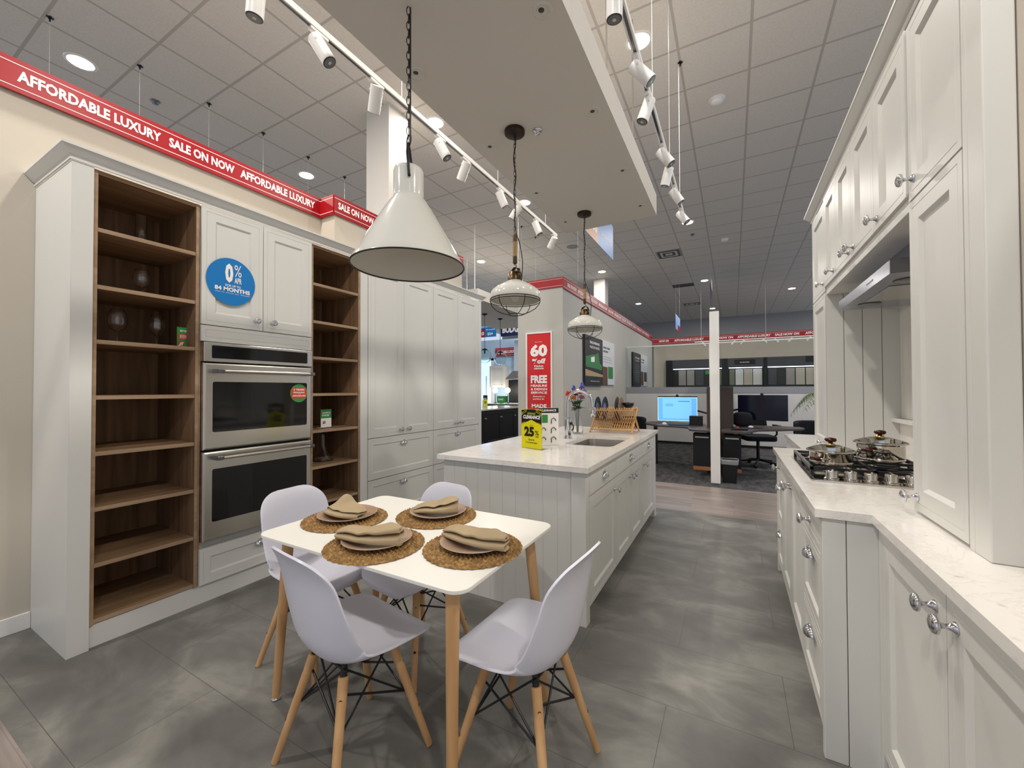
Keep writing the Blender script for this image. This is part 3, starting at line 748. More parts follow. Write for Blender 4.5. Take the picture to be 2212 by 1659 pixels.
# clearance stand
t = thing('promotional_stand', 'yellow and black spring clearance card in acrylic stand on the island', 'sign', (-1.335, 2.736, .9155), math.atan2(2.700-2.772, -1.228+1.443))
w, h = .105, .298
TL = Matrix(((1, 0, 0, 0), (0, 0, -1, 0), (0, 1, 0, 0), (0, 0, 0, 1)))
def LQ(a, b, c, d, n=.0): return [(a, b, n), (c, b, n), (c, d, n), (a, d, n)]
MB(TL).box(-w, w, .002, h, -.002, 0).build('card', 'yellow', t, local=True)
mb = MB(TL).box(-w-.002, w+.002, 0, h+.003, -.0045, -.0025); mb.box(-w-.002, w+.002, 0, .003, -.09, .0); mb.build('acrylic_holder', 'thin_glass', t, local=True)
MB(TL).quad([(-w, h-.010, .0006), (-.03, h-.002, .0006), (.03, h-.002, .0006), (w, h-.010, .0006), (w, h-.118, .0006), (0, h-.080, .0006), (-w, h-.118, .0006)]).build('black_field', 'black_print', t, local=True)
mb = MB(TL)
for sg in (-1, 1):
    for k in (0, 1): y0 = h-.022-k*.012; mb.quad([(sg*w, y0-.016, .001), (sg*w, y0-.010, .001), (sg*.045, y0+.016, .001), (sg*.055, y0+.016, .001)])
    for k in (0, 1): y0 = h-.112-k*.010; mb.quad([(sg*w, y0-.004, .001), (sg*w, y0+.0, .001), (sg*.065, y0+.014, .001), (sg*.068, y0+.010, .001)])
mb.build('chevron', 'yellow', t, local=True)
text(t, [('SPRING', -.042, h-.042, .042, h-.026, .03)], TL, 'lime', local=True, shear=.003)
text(t, [('CLEARANCE', -.090, h-.074, .090, h-.046, .04)], TL, 'white_print', local=True, shear=.005)
text(t, [('UP TO', -.016, .172, .016, .178, .01), ('25', -.075, .090, .030, .166, .06), ('%', .036, .104, .078, .140, .01), ('OFF', .042, .086, .076, .099, .01), ('Quartz', -.034, .058, .034, .076, .01), ('Countertops', -.060, .036, .060, .054, .01)], TL, 'black_print', local=True)
t = thing('promotional_stand', 'white brochure card with small faucet pictures behind the yellow clearance card', 'sign', (-1.290, 2.955, .9155), math.radians(43))
T2 = Matrix(((1, 0, 0, 0), (0, 0, -1, 0), (0, 1, 0, 0), (0, 0, 0, 1)))
T3 = TL
MB(T3).box(-.085, .085, .002, .30, -.002, 0).build('card', 'white_print', t, local=True); MB(T3).box(-.087, .087, 0, .003, -.05, 0).build('acrylic_holder', 'thin_glass', t, local=True)
MB(T3).quad(LQ(-.085, .258, .085, .298, .0006)).build('black_field', 'black_print', t, local=True); text(t, [('CLEARANCE', -.065, .270, .065, .288, .03)], T3, 'white_print', local=True)
MB(T3).quad(LQ(-.078, .18, -.006, .245, .0006)).build('green_field', 'green', t, local=True)
for j in range(3):
    for i_ in range(2):
        if j == 2 and i_ == 0: continue
        cx, cz = -.042+.084*i_, .045+.075*j; mb = MB(T3); mb.tube([(cx-.018, cz-.022, .003), (cx-.018, cz+.012, .003), (cx, cz+.024, .003), (cx+.018, cz+.010, .003), (cx+.018, cz, .003)], .004, n=6)
        mb.build('faucet_picture', 'steel_dark', t, local=True)

# ================================================================== right run
XA, XB, XU = .305, .463, .588
na, nb, nu = NX(XA), NX(XB), NX(XU)
t = thing('base_cabinet', 'deep off-white base cabinets under the gas cooktop with doors and drawers', 'cabinet', (.62, 2.75, 0))
MB().box(XA+.001, .96, 1.905, 3.62, .085, .884).build('carcass', 'cabinet', t)
MB().box(.284, .354, 1.869, 1.905, 0, .884).build('corner_post', 'cabinet', t, bevel=.003); MB().box(.356, .96, 1.869, 1.905, 0, .884).build('end_panel', 'cabinet', t, bevel=.001)
MB().box(.284, .96, 3.615, 3.650, 0, .884).build('corner_post', 'cabinet', t, bevel=.002); MB().box(.37, .40, 1.91, 3.61, 0, .084).build('plinth', 'cabinet', t)
for a, b in ((1.907, 2.365), (3.260, 3.613)):
    door(t, na, a, b, .735, .868, ((a+b)/2, .800), name='drawer', rings=FLAT)
    for z0, z1 in ((.402, .732), (.090, .399)): door(t, na, a, b, z0, z1, name='drawer', rings=DRW, cupat=((a+b)/2, z1-.072))
door(t, na, 2.365, 2.8125, .090, .868, (2.768, .800)); door(t, na, 2.8125, 3.260, .090, .868, (2.858, .800))
def near_base(y0, y1, label, pair):
    t = thing('base_cabinet', label, 'cabinet', (.7, (y0+y1)/2, 0)); ym = (y0+y1)/2
    MB().box(XB+.001, .96, y0, y1, .085, .884).build('carcass', 'cabinet', t); MB().box(.52, .55, y0, y1, 0, .084).build('plinth', 'cabinet', t)
    door(t, nb, y0+.001, ym, .100, .868, (ym-.052, .812)); door(t, nb, ym, y1-.001, .100, .868, (ym+.058, .812))
near_base(.860, 1.845, 'off-white double-door base cabinet nearest the viewer on the right', 1)
near_base(-.14, .855, 'off-white double-door base cabinet beyond the right frame edge', 1)
tag(MB().box(.4435, .96, 1.846, 1.8675, 0, .884).build('filler_panel', 'cabinet', bevel=.001), 'off-white filler strip beside the near right doors', 'panel')
t = thing('base_cabinet', 'shallow off-white base cabinet at the far end of the right run', 'cabinet', (.7, 4.2, 0))
MB().box(.479, .96, 3.655, 4.80, .0, .884).build('carcass', 'cabinet', t)
for a, b in ((3.66, 4.23), (4.23, 4.795)): door(t, NX(.478), a, b, .10, .868, (b-.05 if a < 4 else a+.05, .80), th=.018)
tag(slab([(.262,1.857),(.262,3.662),(.442,3.662),(.442,4.820),(.9645,4.820),(.9645,-.60),(.425,-.60),(.425,1.857)][::-1], [], .8845, .915, 'right_countertop', QUARTZ), 'white quartz countertop stepping around the right-hand cabinets', 'countertop')
# wall units
t = thing('counter_cabinet', 'tall off-white cabinet standing on the countertop right of the cooktop', 'cabinet', (.77, 1.78, .9155))
MB().box(XU+.001, .963, 1.591, 1.984, .9155, 2.688).build('carcass', 'cabinet', t); MB().box(.570, .963, 1.565, 1.5905, .9155, 2.688).build('side_post', 'cabinet', t, bevel=.002)
MB().box(.570, .632, 1.4865, 1.5645, .9155, 2.688).build('side_post', 'cabinet', t, bevel=.004)
door(t, nu, 1.593, 1.983, .925, 2.034, (1.945, .975), th=.018); door(t, nu, 1.593, 1.983, 2.038, 2.682, (1.935, 2.108), th=.018)
for y0, y1, kn, lb in ((1.985, 2.765, 0, 'off-white wall cabinet over the cooktop, nearer one with two doors'), (2.7655, 3.5015, 0, 'off-white wall cabinet over the cooktop, farther one with two doors')):
    t = thing('wall_cabinet', lb, 'cabinet', (.77, (y0+y1)/2, 2.012)); ym = (y0+y1)/2
    MB().box(XU-.012, .963, y0, y1, 2.012, 2.688).build('carcass', 'cabinet', t)
    ks = (ym-.055, y1-.05) if y0 < 2 else (y0+.055, ym+.07)
    door(t, NX(XU-.012), y0, ym, 2.062, 2.682, (ks[0], 2.108), th=.012); door(t, NX(XU-.012), ym, y1, 2.062, 2.682, (ks[1], 2.108), th=.012)
t = thing('counter_cabinet', 'tall off-white cabinet standing on the countertop beyond the cooktop', 'cabinet', (.77, 3.75, .9155))
MB().box(XU+.001, .963, 3.507, 4.0, .9155, 2.688).build('carcass', 'cabinet', t)
mb = MB(NY(3.5065))
xs = [.570, .668, .766, .865, .963]
for a, b in zip(xs, xs[1:]): mb.box(a+.0016, b-.0016, .9155, 2.011, .0006, .0045)
mb.build('grooved_panel', 'cabinet', t); MB(NY(3.5065)).box(.571, .962, .916, 2.010, 0, .0005).build('shade_backing', 'groove_shade', t)  # dark sheet behind the boards paints shade into the grooves
door(t, nu, 3.508, 3.998, .925, 2.034, (3.575, .980), th=.018); door(t, nu, 3.508, 3.998, 2.038, 2.682, (3.575, 2.108), th=.018)
prof2 = [(d, z+.137) for d, z in prof]
crown(prof2, [(.963, 4.0), (.570, 4.0), (.570, 1.484), (.963, 1.484)], 'crown_molding', 'off-white crown molding topping the right wall cabinets')
# back of the cooktop alcove
mb = MB(); xs = [1.9845+.0975*i for i in range(17)]; xs = [v for v in xs if v < 3.5]+[3.502]
for a, b in zip(xs, xs[1:]): panel(MB(NX(.964)) if False else mb, 0, 0, 0, 0) if False else mb.box(.952, .964, a+.001, b-.001, 1.17, 2.011)
tag(mb.build('wall_paneling', 'cabinet'), 'off-white tongue-and-groove paneling behind the cooktop', 'paneling')
tag(MB().box(.945, .9645, 1.986, 3.501, .9155, 1.143).build('backsplash', QUARTZ), 'low white quartz backsplash behind the cooktop', 'backsplash')
tag(MB().box(.905, .9645, 1.986, 3.501, 1.1435, 1.1685).build('ledge_shelf', QUARTZ, bevel=.002), 'narrow white quartz ledge on top of the backsplash', 'ledge')
# range hood
t = thing('range_hood', 'slim stainless under-cabinet range hood above the gas cooktop', 'range hood', (.77, 2.75, 1.848))
mb = MB(); mb.extr([(.598, 2.285, 1.852), (.95, 2.285, 1.852), (.95, 2.285, 1.915), (.640, 2.285, 1.915), (.598, 2.285, 1.908)], (0, .94, 0)); mb.build('body', 'hood_steel', t)
MB().box(.592, .5978, 2.283, 3.227, 1.850, 1.910).build('front_lip', 'hood_steel', t, bevel=.002)
MB().box(.70, .95, 2.40, 3.10, 1.9155, 2.011).build('duct_box', 'hood_steel', t)
for y in (2.46, 3.05): MB().lathe([(.0001, -.001), (.05, -.001), (.052, .004), (.040, .0045), (.038, .001), (.0001, .001)], (.70, y, 1.8475), 28, caps=False).build('lamp', 'lens', t, smooth=True)
MB().box(.66, .92, 2.56, 2.95, 1.8485, 1.8515).build('grease_filter', 'steel', t)
MB().box(.5905, .5918, 2.52, 2.62, 1.876, 1.884).build('button_strip', 'steel_dark', t)

# gas cooktop
t = thing('gas_cooktop', 'black and steel five-burner gas cooktop set in the right countertop', 'cooktop', (.59, 2.81, .9155))
cx0, cx1, cy0, cy1 = .326, .872, 2.405, 3.215
rrect(MB(), cx0, cx1, cy0, cy1, .02, .9155, .9225).build('base_tray', 'steel', t); 
rrect(MB(), cx0+.018, cx1-.018, cy0+.018, cy1-.018, .012, .9226, .9236).build('tray_surface', 'pot_steel', t)
burn = [(.455, 2.70, .030), (.455, 3.03, .036), (.60, 2.87, .052), (.745, 2.70, .036), (.745, 3.03, .042)]
for x, y, rr_ in burn:
    MB().lathe([(.0001, 0), (rr_*1.25, 0), (rr_*1.2, .008), (rr_, .012), (.0001, .012)], (x, y, .9237), 28, caps=False).build('burner_ring', 'steel', t, smooth=True, angle=30)
    MB().lathe([(.0001, .012), (rr_*.9, .012), (rr_*.92, .018), (rr_*.8, .021), (.0001, .021)], (x, y, .9240), 28, caps=False).build('burner_cap', 'iron', t, smooth=True, angle=30)
for y0, y1 in ((2.555, 2.865), (2.875, 3.185)):
    mb = MB(); a, b = .350, .850; z = .962
    for q in ((a, y0, b, y0), (a, y1, b, y1), (a, y0, a, y1), (b, y0, b, y1), (.60, y0, .60, y1), (a, (y0+y1)/2, b, (y0+y1)/2)): mb.box(min(q[0], q[2])-.007, max(q[0], q[2])+.007, min(q[1], q[3])-.007, max(q[1], q[3])+.007, z-.014, z)
    for cx in (.455, .745):
        cy = (y0+y1)/2
        for k in range(4):
            an = PI/4+k*PI/2; mb.tube([(cx+.03*math.cos(an), cy+.03*math.sin(an), z+.002), (cx+.12*math.cos(an), cy+.12*math.sin(an), z-.004)], .005, n=6)
    for x in (a, b):
        for y in (y0, y1): mb.box(x-.007, x+.007, y-.007, y+.007, .9236, z-.008)
    mb.build('grate', 'iron', t)
for x in (.415, .487, .560, .632, .705):
    kb = MB().lathe([(.032, 0), (.032, .005), (.026, .008), (.025, .036), (.022, .041), (.0001, .041)], (x, 2.462, .9240), 24).build('control_knob', 'pot_steel', t, smooth=True, angle=40)
    MB().box(x-.0035, x+.0035, 2.441, 2.483, .9651, .972).build('knob_grip', 'pot_steel', kb)
def pot(x, y, r_, h, label, ang):
    z = .9635
    t = thing('cooking_pot', label, 'pot', (x, y, z))
    MB().lathe([(.0001, 0), (r_*.86, 0), (r_*.9, .006), (r_*.92, .012), (r_*.95, .018), (r_*.95, h-.006), (r_*1.0, h), (r_*.97, h), (r_*.92, h-.008), (r_*.90, .016), (.0001, .012)], (x, y, z), 40, caps=False).build('body', 'pot_steel', t, smooth=True, angle=40)
    ld = MB().lathe([(r_*1.06, h+.001), (r_*1.08, h+.005), (r_*1.05, h+.009), (r_*.8, h+.022), (r_*.4, h+.034), (.0001, h+.038)], (x, y, z), 40, caps=False).build('lid', 'thin_glass', t, smooth=True)
    MB().lathe([(r_*1.05, h+.001), (r_*1.09, h+.003), (r_*1.09, h+.008), (r_*1.03, h+.012), (r_*1.0, h+.008)], (x, y, z), 40, caps=False).build('lid_rim', 'pot_steel', ld, smooth=True, angle=40)
    MB().lathe([(.0001, h+.034), (.022, h+.034), (.020, h+.040), (.010, h+.046), (.010, h+.052), (.0001, h+.052)], (x, y, z), 20, caps=False).build('knob_base', 'brass', ld, smooth=True)
    MB().lathe([(.0001, h+.050), (.022, h+.052), (.027, h+.060), (.024, h+.070), (.0001, h+.074)], (x, y, z), 20, caps=False).build('lid_knob', 'pot_handle', ld, smooth=True)
    for s_ in (0, PI):
        an = ang+s_; d = Vector((math.cos(an), math.sin(an), 0)); n_ = Vector((-d.y, d.x, 0)); c = Vector((x, y, z+h-.028))
        pts = [c+d*r_*.95+n_*.045, c+d*(r_+.022)+n_*.042, c+d*(r_+.030)+n_*.025, c+d*(r_+.030)-n_*.025, c+d*(r_+.022)-n_*.042, c+d*r_*.95-n_*.045]
        MB().tube(pts, .005, n=8).build('handle_wire', 'pot_steel', t, smooth=True); MB().tube(pts[2:4], .0105, n=10).build('handle', 'pot_handle', t, smooth=True)
    MB().lathe([(r_*.935, .0), (r_*.965, .004), (r_*.965, .010), (r_*.93, .016)], (x, y, z), 40, caps=False).build('base_ring', 'pot_steel', t, smooth=True)
pot(.455, 2.715, .098, .062, 'low steel pot with glass lid, left one on the cooktop', math.radians(232))
pot(.715, 2.955, .108, .092, 'larger deep steel pot with glass lid at the back of the cooktop', math.radians(235))

# ================================================================== dining table
tx0, tx1, ty0, ty1 = -1.792, -.718, .988, 1.708
t = thing('dining_table', 'white rectangular dining table with round beech legs, set for four', 'table', (-1.255, 1.348, 0))
mb = MB(); mb.prism(rr(tx0, tx1, ty0, ty1, .055, 8), .737, .750); mb.build('tabletop', 'table_top', t, bevel=.002)
MB().prism(rr(tx0+.13, tx1-.13, ty0+.13, ty1-.13, .02, 3), .722, .7368).build('under_frame', 'table_edge', t)
for sx in (0, 1):
    for sy in (0, 1):
        a = Vector((tx0+.085 if not sx else tx1-.085, ty0+.095 if not sy else ty1-.095, .7365)); b = Vector((tx0+.012 if not sx else tx1-.012, ty0+.085 if not sy else ty1-.085, .012))
        if sx and not sy: a = Vector((tx1-.072, ty0+.055, .7365)); b = Vector((tx1-.066, ty0+.042, .012))
        lg = MB().tube([a, a.lerp(b, .5), b], .0235, .0165, n=20).build('leg', BEECH, t, smooth=True, angle=50)
        MB().lathe([(.0001, 0), (.019, 0), (.021, .004), (.019, .010), (.012, .013), (.0001, .013)], (b.x, b.y, .0005), 20, caps=False).build('foot_cap', 'chrome', lg, smooth=True)

def catmull(P, n):
    out = []
    for i in range(n):
        s_ = i/(n-1)*(len(P)-1); k = min(int(s_), len(P)-2); f_ = s_-k
        g = lambda j: Vector(P[max(0, min(len(P)-1, j))])
        a, b, c, d = g(k-1), g(k), g(k+1), g(k+2)
        out.append(.5*((2*b)+(c-a)*f_+(2*a-5*b+4*c-d)*f_*f_+(3*b-a-3*c+d)*f_**3))
    return out
CHP = [(.222,.400,.190,.000), (.222,.428,.205,.000), (.180,.446,.222,.010), (.090,.440,.232,.028), (0,.428,.235,.046), (-.080,.424,.234,.064), (-.135,.440,.232,.080), (-.170,.490,.229,.078), (-.187,.560,.222,.060), (-.200,.640,.212,.044), (-.214,.730,.199,.030), (-.234,.795,.186,.016), (-.252,.826,.176,.006)]
def chair_shell():
    pts = catmull([Vector((a, b, c, d)) for a, b, c, d in CHP], 56)
    arc = [0]
    for a, b in zip(pts, pts[1:]): arc.append(arc[-1]+math.hypot(b[0]-a[0], b[1]-a[1]))
    T_ = arc[-1]; nu_ = 25; mb = MB(); rows = []
    for i, q in enumerate(pts):
        a = pts[max(0, i-1)]; b = pts[min(len(pts)-1, i+1)]; ty, tz = b[0]-a[0], b[1]-a[1]; l = math.hypot(ty, tz); ny, nz = -tz/l*-1, ty/l*-1
        w = q[2]; R = .12; d = arc[i]
        if d < R: w = w-R+math.sqrt(max(0, R*R-(R-d)**2))
        R2 = .115; d = T_-arc[i]
        if d < R2: w = w-R2+math.sqrt(max(0, R2*R2-(R2-d)**2))
        row = []
        for j in range(nu_):
            uu = -1+2*j/(nu_-1); c = q[3]*abs(uu)**2.4*(w/q[2])**2
            row.append(mb.p((w*uu*(1-.10*abs(uu)*c/.085), q[0]+ny*c, q[1]+nz*c)))
        rows.append(row)
    for a, b in zip(rows, rows[1:]):
        for j in range(nu_-1): mb.b.faces.new((a[j], a[j+1], b[j+1], b[j]))
    return mb
def make_chair(label, loc, rz):
    t = thing('dining_chair', label, 'chair', loc, rz, 'white moulded chairs around the dining table')
    o = chair_shell().build('seat_shell', 'white_plastic', t, smooth=True, local=True)
    md = o.modifiers.new('solid', 'SOLIDIFY'); md.thickness = .008; md.offset = 0
    md = o.modifiers.new('bev', 'BEVEL'); md.width = .003; md.segments = 2; md.limit_method = 'ANGLE'; md.angle_limit = math.radians(50)
    top = [(sx*.098, sy*.098-.0, .395) for sx in (-1, 1) for sy in (-1, 1)]; foot = [(sx*.196, sy*.196, .002) for sx in (-1, 1) for sy in (-1, 1)]
    P = lambda i, z: Vector(top[i]).lerp(Vector(foot[i]), (.395-z)/.393)
    for i in range(4):
        lg = MB().tube([P(i, .385), P(i, .18), P(i, .002)], .0175, .0125, n=14).build('leg', BEECH, t, smooth=True, local=True, angle=50)
        d = Vector((foot[i][0], foot[i][1], 0)).normalized()
        for z in (.325, .155):
            c = P(i, z)+d*.0135; MB().rod(c, c+d*.003, .006, n=12).build('bolt', 'bronze', lg, local=True)
        MB().tube([P(i, .386), P(i, .418)], .011, n=8).build('leg_bracket', 'black_metal', t, local=True)
    adj = [(0, 1), (1, 3), (3, 2), (2, 0)]
    for a, b in adj:
        ia = Vector((0, 0, 0)); inward = lambda i: -Vector((foot[i][0], foot[i][1], 0)).normalized()*.016
        MB().rod(P(a, .215)+inward(a), P(b, .395)+inward(b), .0038, n=8).build('cross_wire', 'black_metal', t, local=True)
        MB().rod(P(b, .215)+inward(b), P(a, .395)+inward(a), .0038, n=8).build('cross_wire', 'black_metal', t, local=True)
        MB().rod(P(a, .215)+inward(a), P(b, .325)+inward(b), .0042, n=8).build('cross_wire', 'black_metal', t, local=True)
    mb = MB()
    for sy in (-1, 1): mb.rod((-.12, sy*.10, .408), (.12, sy*.10, .408), .006, n=8)
    mb.build('mount_bar', 'black_metal', t, local=True)
    return t
ch = make_chair('white moulded dining chair nearest the viewer, its back toward the camera', (-1.258, 1.054, 0), math.radians(-8.5))
dup(ch, (-.670, 1.318, 0), math.radians(86), 'white moulded dining chair at the right end of the table')
dup(ch, (-1.885, 1.365, 0), math.radians(-86), 'white moulded dining chair at the left end in front of the ovens')
dup(ch, (-1.435, 1.61, 0), math.radians(172), 'white moulded dining chair on the far side by the island')

# placemats, plates, napkins
def mat_mesh():
    mb = MB(); R = .190
    def fn(a, b):
        rr_ = R*(.02+.98*b); th = 2*PI*a; ring = b*11
        per = max(6, round(2*PI*rr_/.016)); br = math.sin(PI*(ring % 1))
        k = int(ring); ph = (k % 2)*PI
        h = .0005+.0085*br**.7*(.5+.5*math.sin(per_of(k)*th+ph+(ring % 1)*2.2))
        wob = 1+.008*math.sin(37*th)+.006*math.sin(61*th)
        if b > .999: h = -.001
        return (rr_*math.cos(th)*(wob if b > .93 else 1), rr_*math.sin(th)*(wob if b > .93 else 1), .003+h)
    per_of = lambda k: max(5, round(2*PI*R*((k+.5)/11)/.017))
    mb.grid(fn, 260, 78, closeu=True); return mb
MATP = [(-1.612, 1.300, 'placemat at the left end of the white table'), (-1.240, 1.138, 'placemat at the near side of the table, overhanging its edge'), (-1.262, 1.540, 'placemat at the far side of the table by the island'), (-.884, 1.296, 'placemat at the right end of the white table')]
m0 = None
for x, y, lb in MATP:
    lb = 'round woven seagrass '+lb
    if m0 is None:
        m0 = mat_mesh().build('placemat', WEAVE, None, smooth=True, local=True); m0.location = (x, y, .7505); tag(m0, lb, 'placemat', 'round woven placemats on the dining table')
    else: c = m0.copy(); COL.objects.link(c); c.location = (x, y, .7505); c['label'] = lb; c.rotation_euler = (0, 0, x*5)
def napkin_mesh(Ln, Wd, fold, peak=0, taper=.0, fan=0, seed=0):
    rnd = random.Random(seed)
    sec = [(.50, .002), (.2, .003), (-.2, .003), (-.44, .003), (-.50, .008), (-.51, .014), (-.47, .019), (-.3, .0215), (0, .023), (.3, .0225), (.44, .024), (.48, .029), (.45, .034), (.3, .035), (0, .034), (-.25, .033), (-.36, .0315)]
    if fold: sec = sec + [(-.40, .036), (-.36, .041), (-.1, .043), (.25, .043)]
    secs = catmull([Vector((a, b)) for a, b in sec], 64); mb = MB()
    def fn(a, b):
        i = min(63, int(round(b*63))); v, z = secs[i]
        uu = (a-.5); w = Wd*(1-taper*(uu+.5))*(1-.55*abs(2*uu)**3.2); 
        skew = .30*v*(.5-a)
        x = (uu+skew*.25)*Ln*(1-.06*abs(v)); yy = v*w+.010*math.sin(6*a+1.3)+.018*uu*uu*4*.5
        zz = z*(.42+.42*math.cos(uu*2.2)+fan*max(0, uu)*2.2) + .004*math.sin(9*a+4*v)*(b) - .016*(2*uu)**2*(1 if b < 2 else 0)
        zz += peak*math.exp(-((uu+.12)/.16)**2-((v-.25)/.33)**2)*min(1, b*3)
        zz += .006*math.exp(-((uu-.25-v*.3)/.07)**2)*b
        return (x, yy, zz)
    mb.grid(fn, 44, 64); return mb
NK = [(.235, .15, 0, .048, .15, .2, 1, math.radians(-4)), (.305, .12, 1, 0, .10, .9, 2, math.radians(8)), (.215, .125, 0, .006, -.1, 1.1, 3, math.radians(27)), (.31, .12, 1, .004, .1, .5, 4, math.radians(-6))]
off = [(-.005, -.015), (-.015, -.035), (.005, -.020), (.0, -.010)]
names = ['at the left end of the table, peaked', 'on the near side of the table, spilling over its plate', 'on the far side of the table by the island', 'at the right end of the table, pointing right']
for k, (x, y, lb) in enumerate(MATP):
    z = .7592
    MB().lathe([(.0001, 0), (.062, 0), (.070, .003), (.118, .013), (.1335, .019), (.1325, .0215), (.116, .0165), (.070, .0065), (.0001, .0055)], (x+off[k][0], y+.010, z), 56, caps=False)
    t = thing('dinner_plate', 'brown wood-look dinner plate under the napkin '+['at the left end', 'on the near side', 'on the far side', 'at the right end'][k], 'plate', (x, y+.012, z), 0, 'wood-look dinner plates on the placemats')
    MB().lathe([(.0001, .0065), (.070, .0065), (.116, .0165), (.1325, .0212)], (x, y+.012, z), 56, caps=False).build('plate_surface', PLATE, t, smooth=True)
    MB().lathe([(.1325, .0214), (.1342, .0205), (.118, .0125), (.070, .0025), (.062, 0), (.0001, 0)], (x, y+.012, z), 56, caps=False).build('plate_base', 'plate_rim', t, smooth=True)
    a = NK[k]
    o = napkin_mesh(a[0], a[1], a[2], a[3], a[4], a[5], a[6]).build('napkin', 'cotton', None, smooth=True, local=True, solid=.0022)
    o.location = (x+off[k][0], y+off[k][1]+.008, z+.0265); o.rotation_euler = (0, 0, a[7]); tag(o, 'folded beige cloth napkin '+names[k], 'napkin', 'folded beige napkins on the plates')

# ================================================================== pendants
def chain(mb, p0, p1, pitch=.030, rl=.019, rw=.0085, rt=.0021):
    p0, p1 = Vector(p0), Vector(p1); n = max(1, int(round((p1-p0).length/pitch))); d = (p1-p0)/n
    for i in range(n):
        c = p0+d*(i+.5); w = Vector((1, 0, 0)) if i % 2 else Vector((0, 1, 0)); w = Vector((w.x*.8+w.y*.6, w.y*.8-w.x*.6, 0))
        mb.tube([c+Vector((0, 0, 1))*rl*math.cos(a)+w*rw*math.sin(a) for a in [2*PI*k/10 for k in range(10)]], rt, n=5, closed=True)
    return mb
px_, py_ = -1.270, 1.356
t = thing('cone_pendant_lamp', 'big white enamel cone pendant lamp hanging over the dining table', 'pendant lamp', (px_, py_, 1.90))
zb = 1.912; hk = .90
out = [(.2465, 0), (.2455, .006), (.225, .047), (.190, .118), (.150, .195), (.108, .275), (.082, .318), (.0685, .338), (.0665, .350), (.0665, .470), (.062, .486), (.045, .494), (.0001, .496)]
MB().lathe([(a, h*hk) for a, h in out], (px_, py_, zb), 64, caps=False).build('lamp_shade', 'enamel', t, smooth=True, angle=60)
MB().lathe([(a, h*hk) for a, h in [(.2455, .001), (.2235, .046), (.188, .117), (.148, .194), (.106, .274), (.080, .316), (.0001, .33)]], (px_, py_, zb), 64, caps=False).build('shade_lining', 'enamel_inside', t, smooth=True)
MB().tube([(px_+.2465*math.cos(a), py_+.2465*math.sin(a), zb) for a in [2*PI*k/72 for k in range(72)]], .0036, n=8, closed=True).build('shade_rim', 'black_wire', t, smooth=True)
zt = zb+.496*hk
pts = [(px_+.050, py_-.050, zt-.072), (px_+.047, py_-.053, zt-.02), (px_+.030, py_-.040, zt+.045), (px_+.002, py_-.004, zt+.108), (px_-.014, py_+.030, zt+.045), (px_-.018, py_+.044, zt-.02), (px_-.020, py_+.050, zt-.06)]
MB().tube([tuple(v) for v in catmull([Vector(q) for q in pts], 26)], .0062, n=10).build('hook_loop', 'black_metal', t, smooth=True)
MB().tube([(px_+.028*math.cos(a)*.877, py_-.028*math.cos(a)*.48, zt+.122+.028*math.sin(a)) for a in [2*PI*k/24 for k in range(24)]], .0036, n=6, closed=True).build('ring', 'black_metal', t, smooth=True)
chain(MB(), (px_, py_, zt+.150), (px_, py_, 3.09), .0335, .0225, .0095, .0022).build('chain', 'black_metal', t, smooth=True)
MB().rod((px_+.006, py_+.004, zt+.12), (px_+.006, py_+.004, 3.09), .0035, n=6).build('cable', 'black_metal', t)
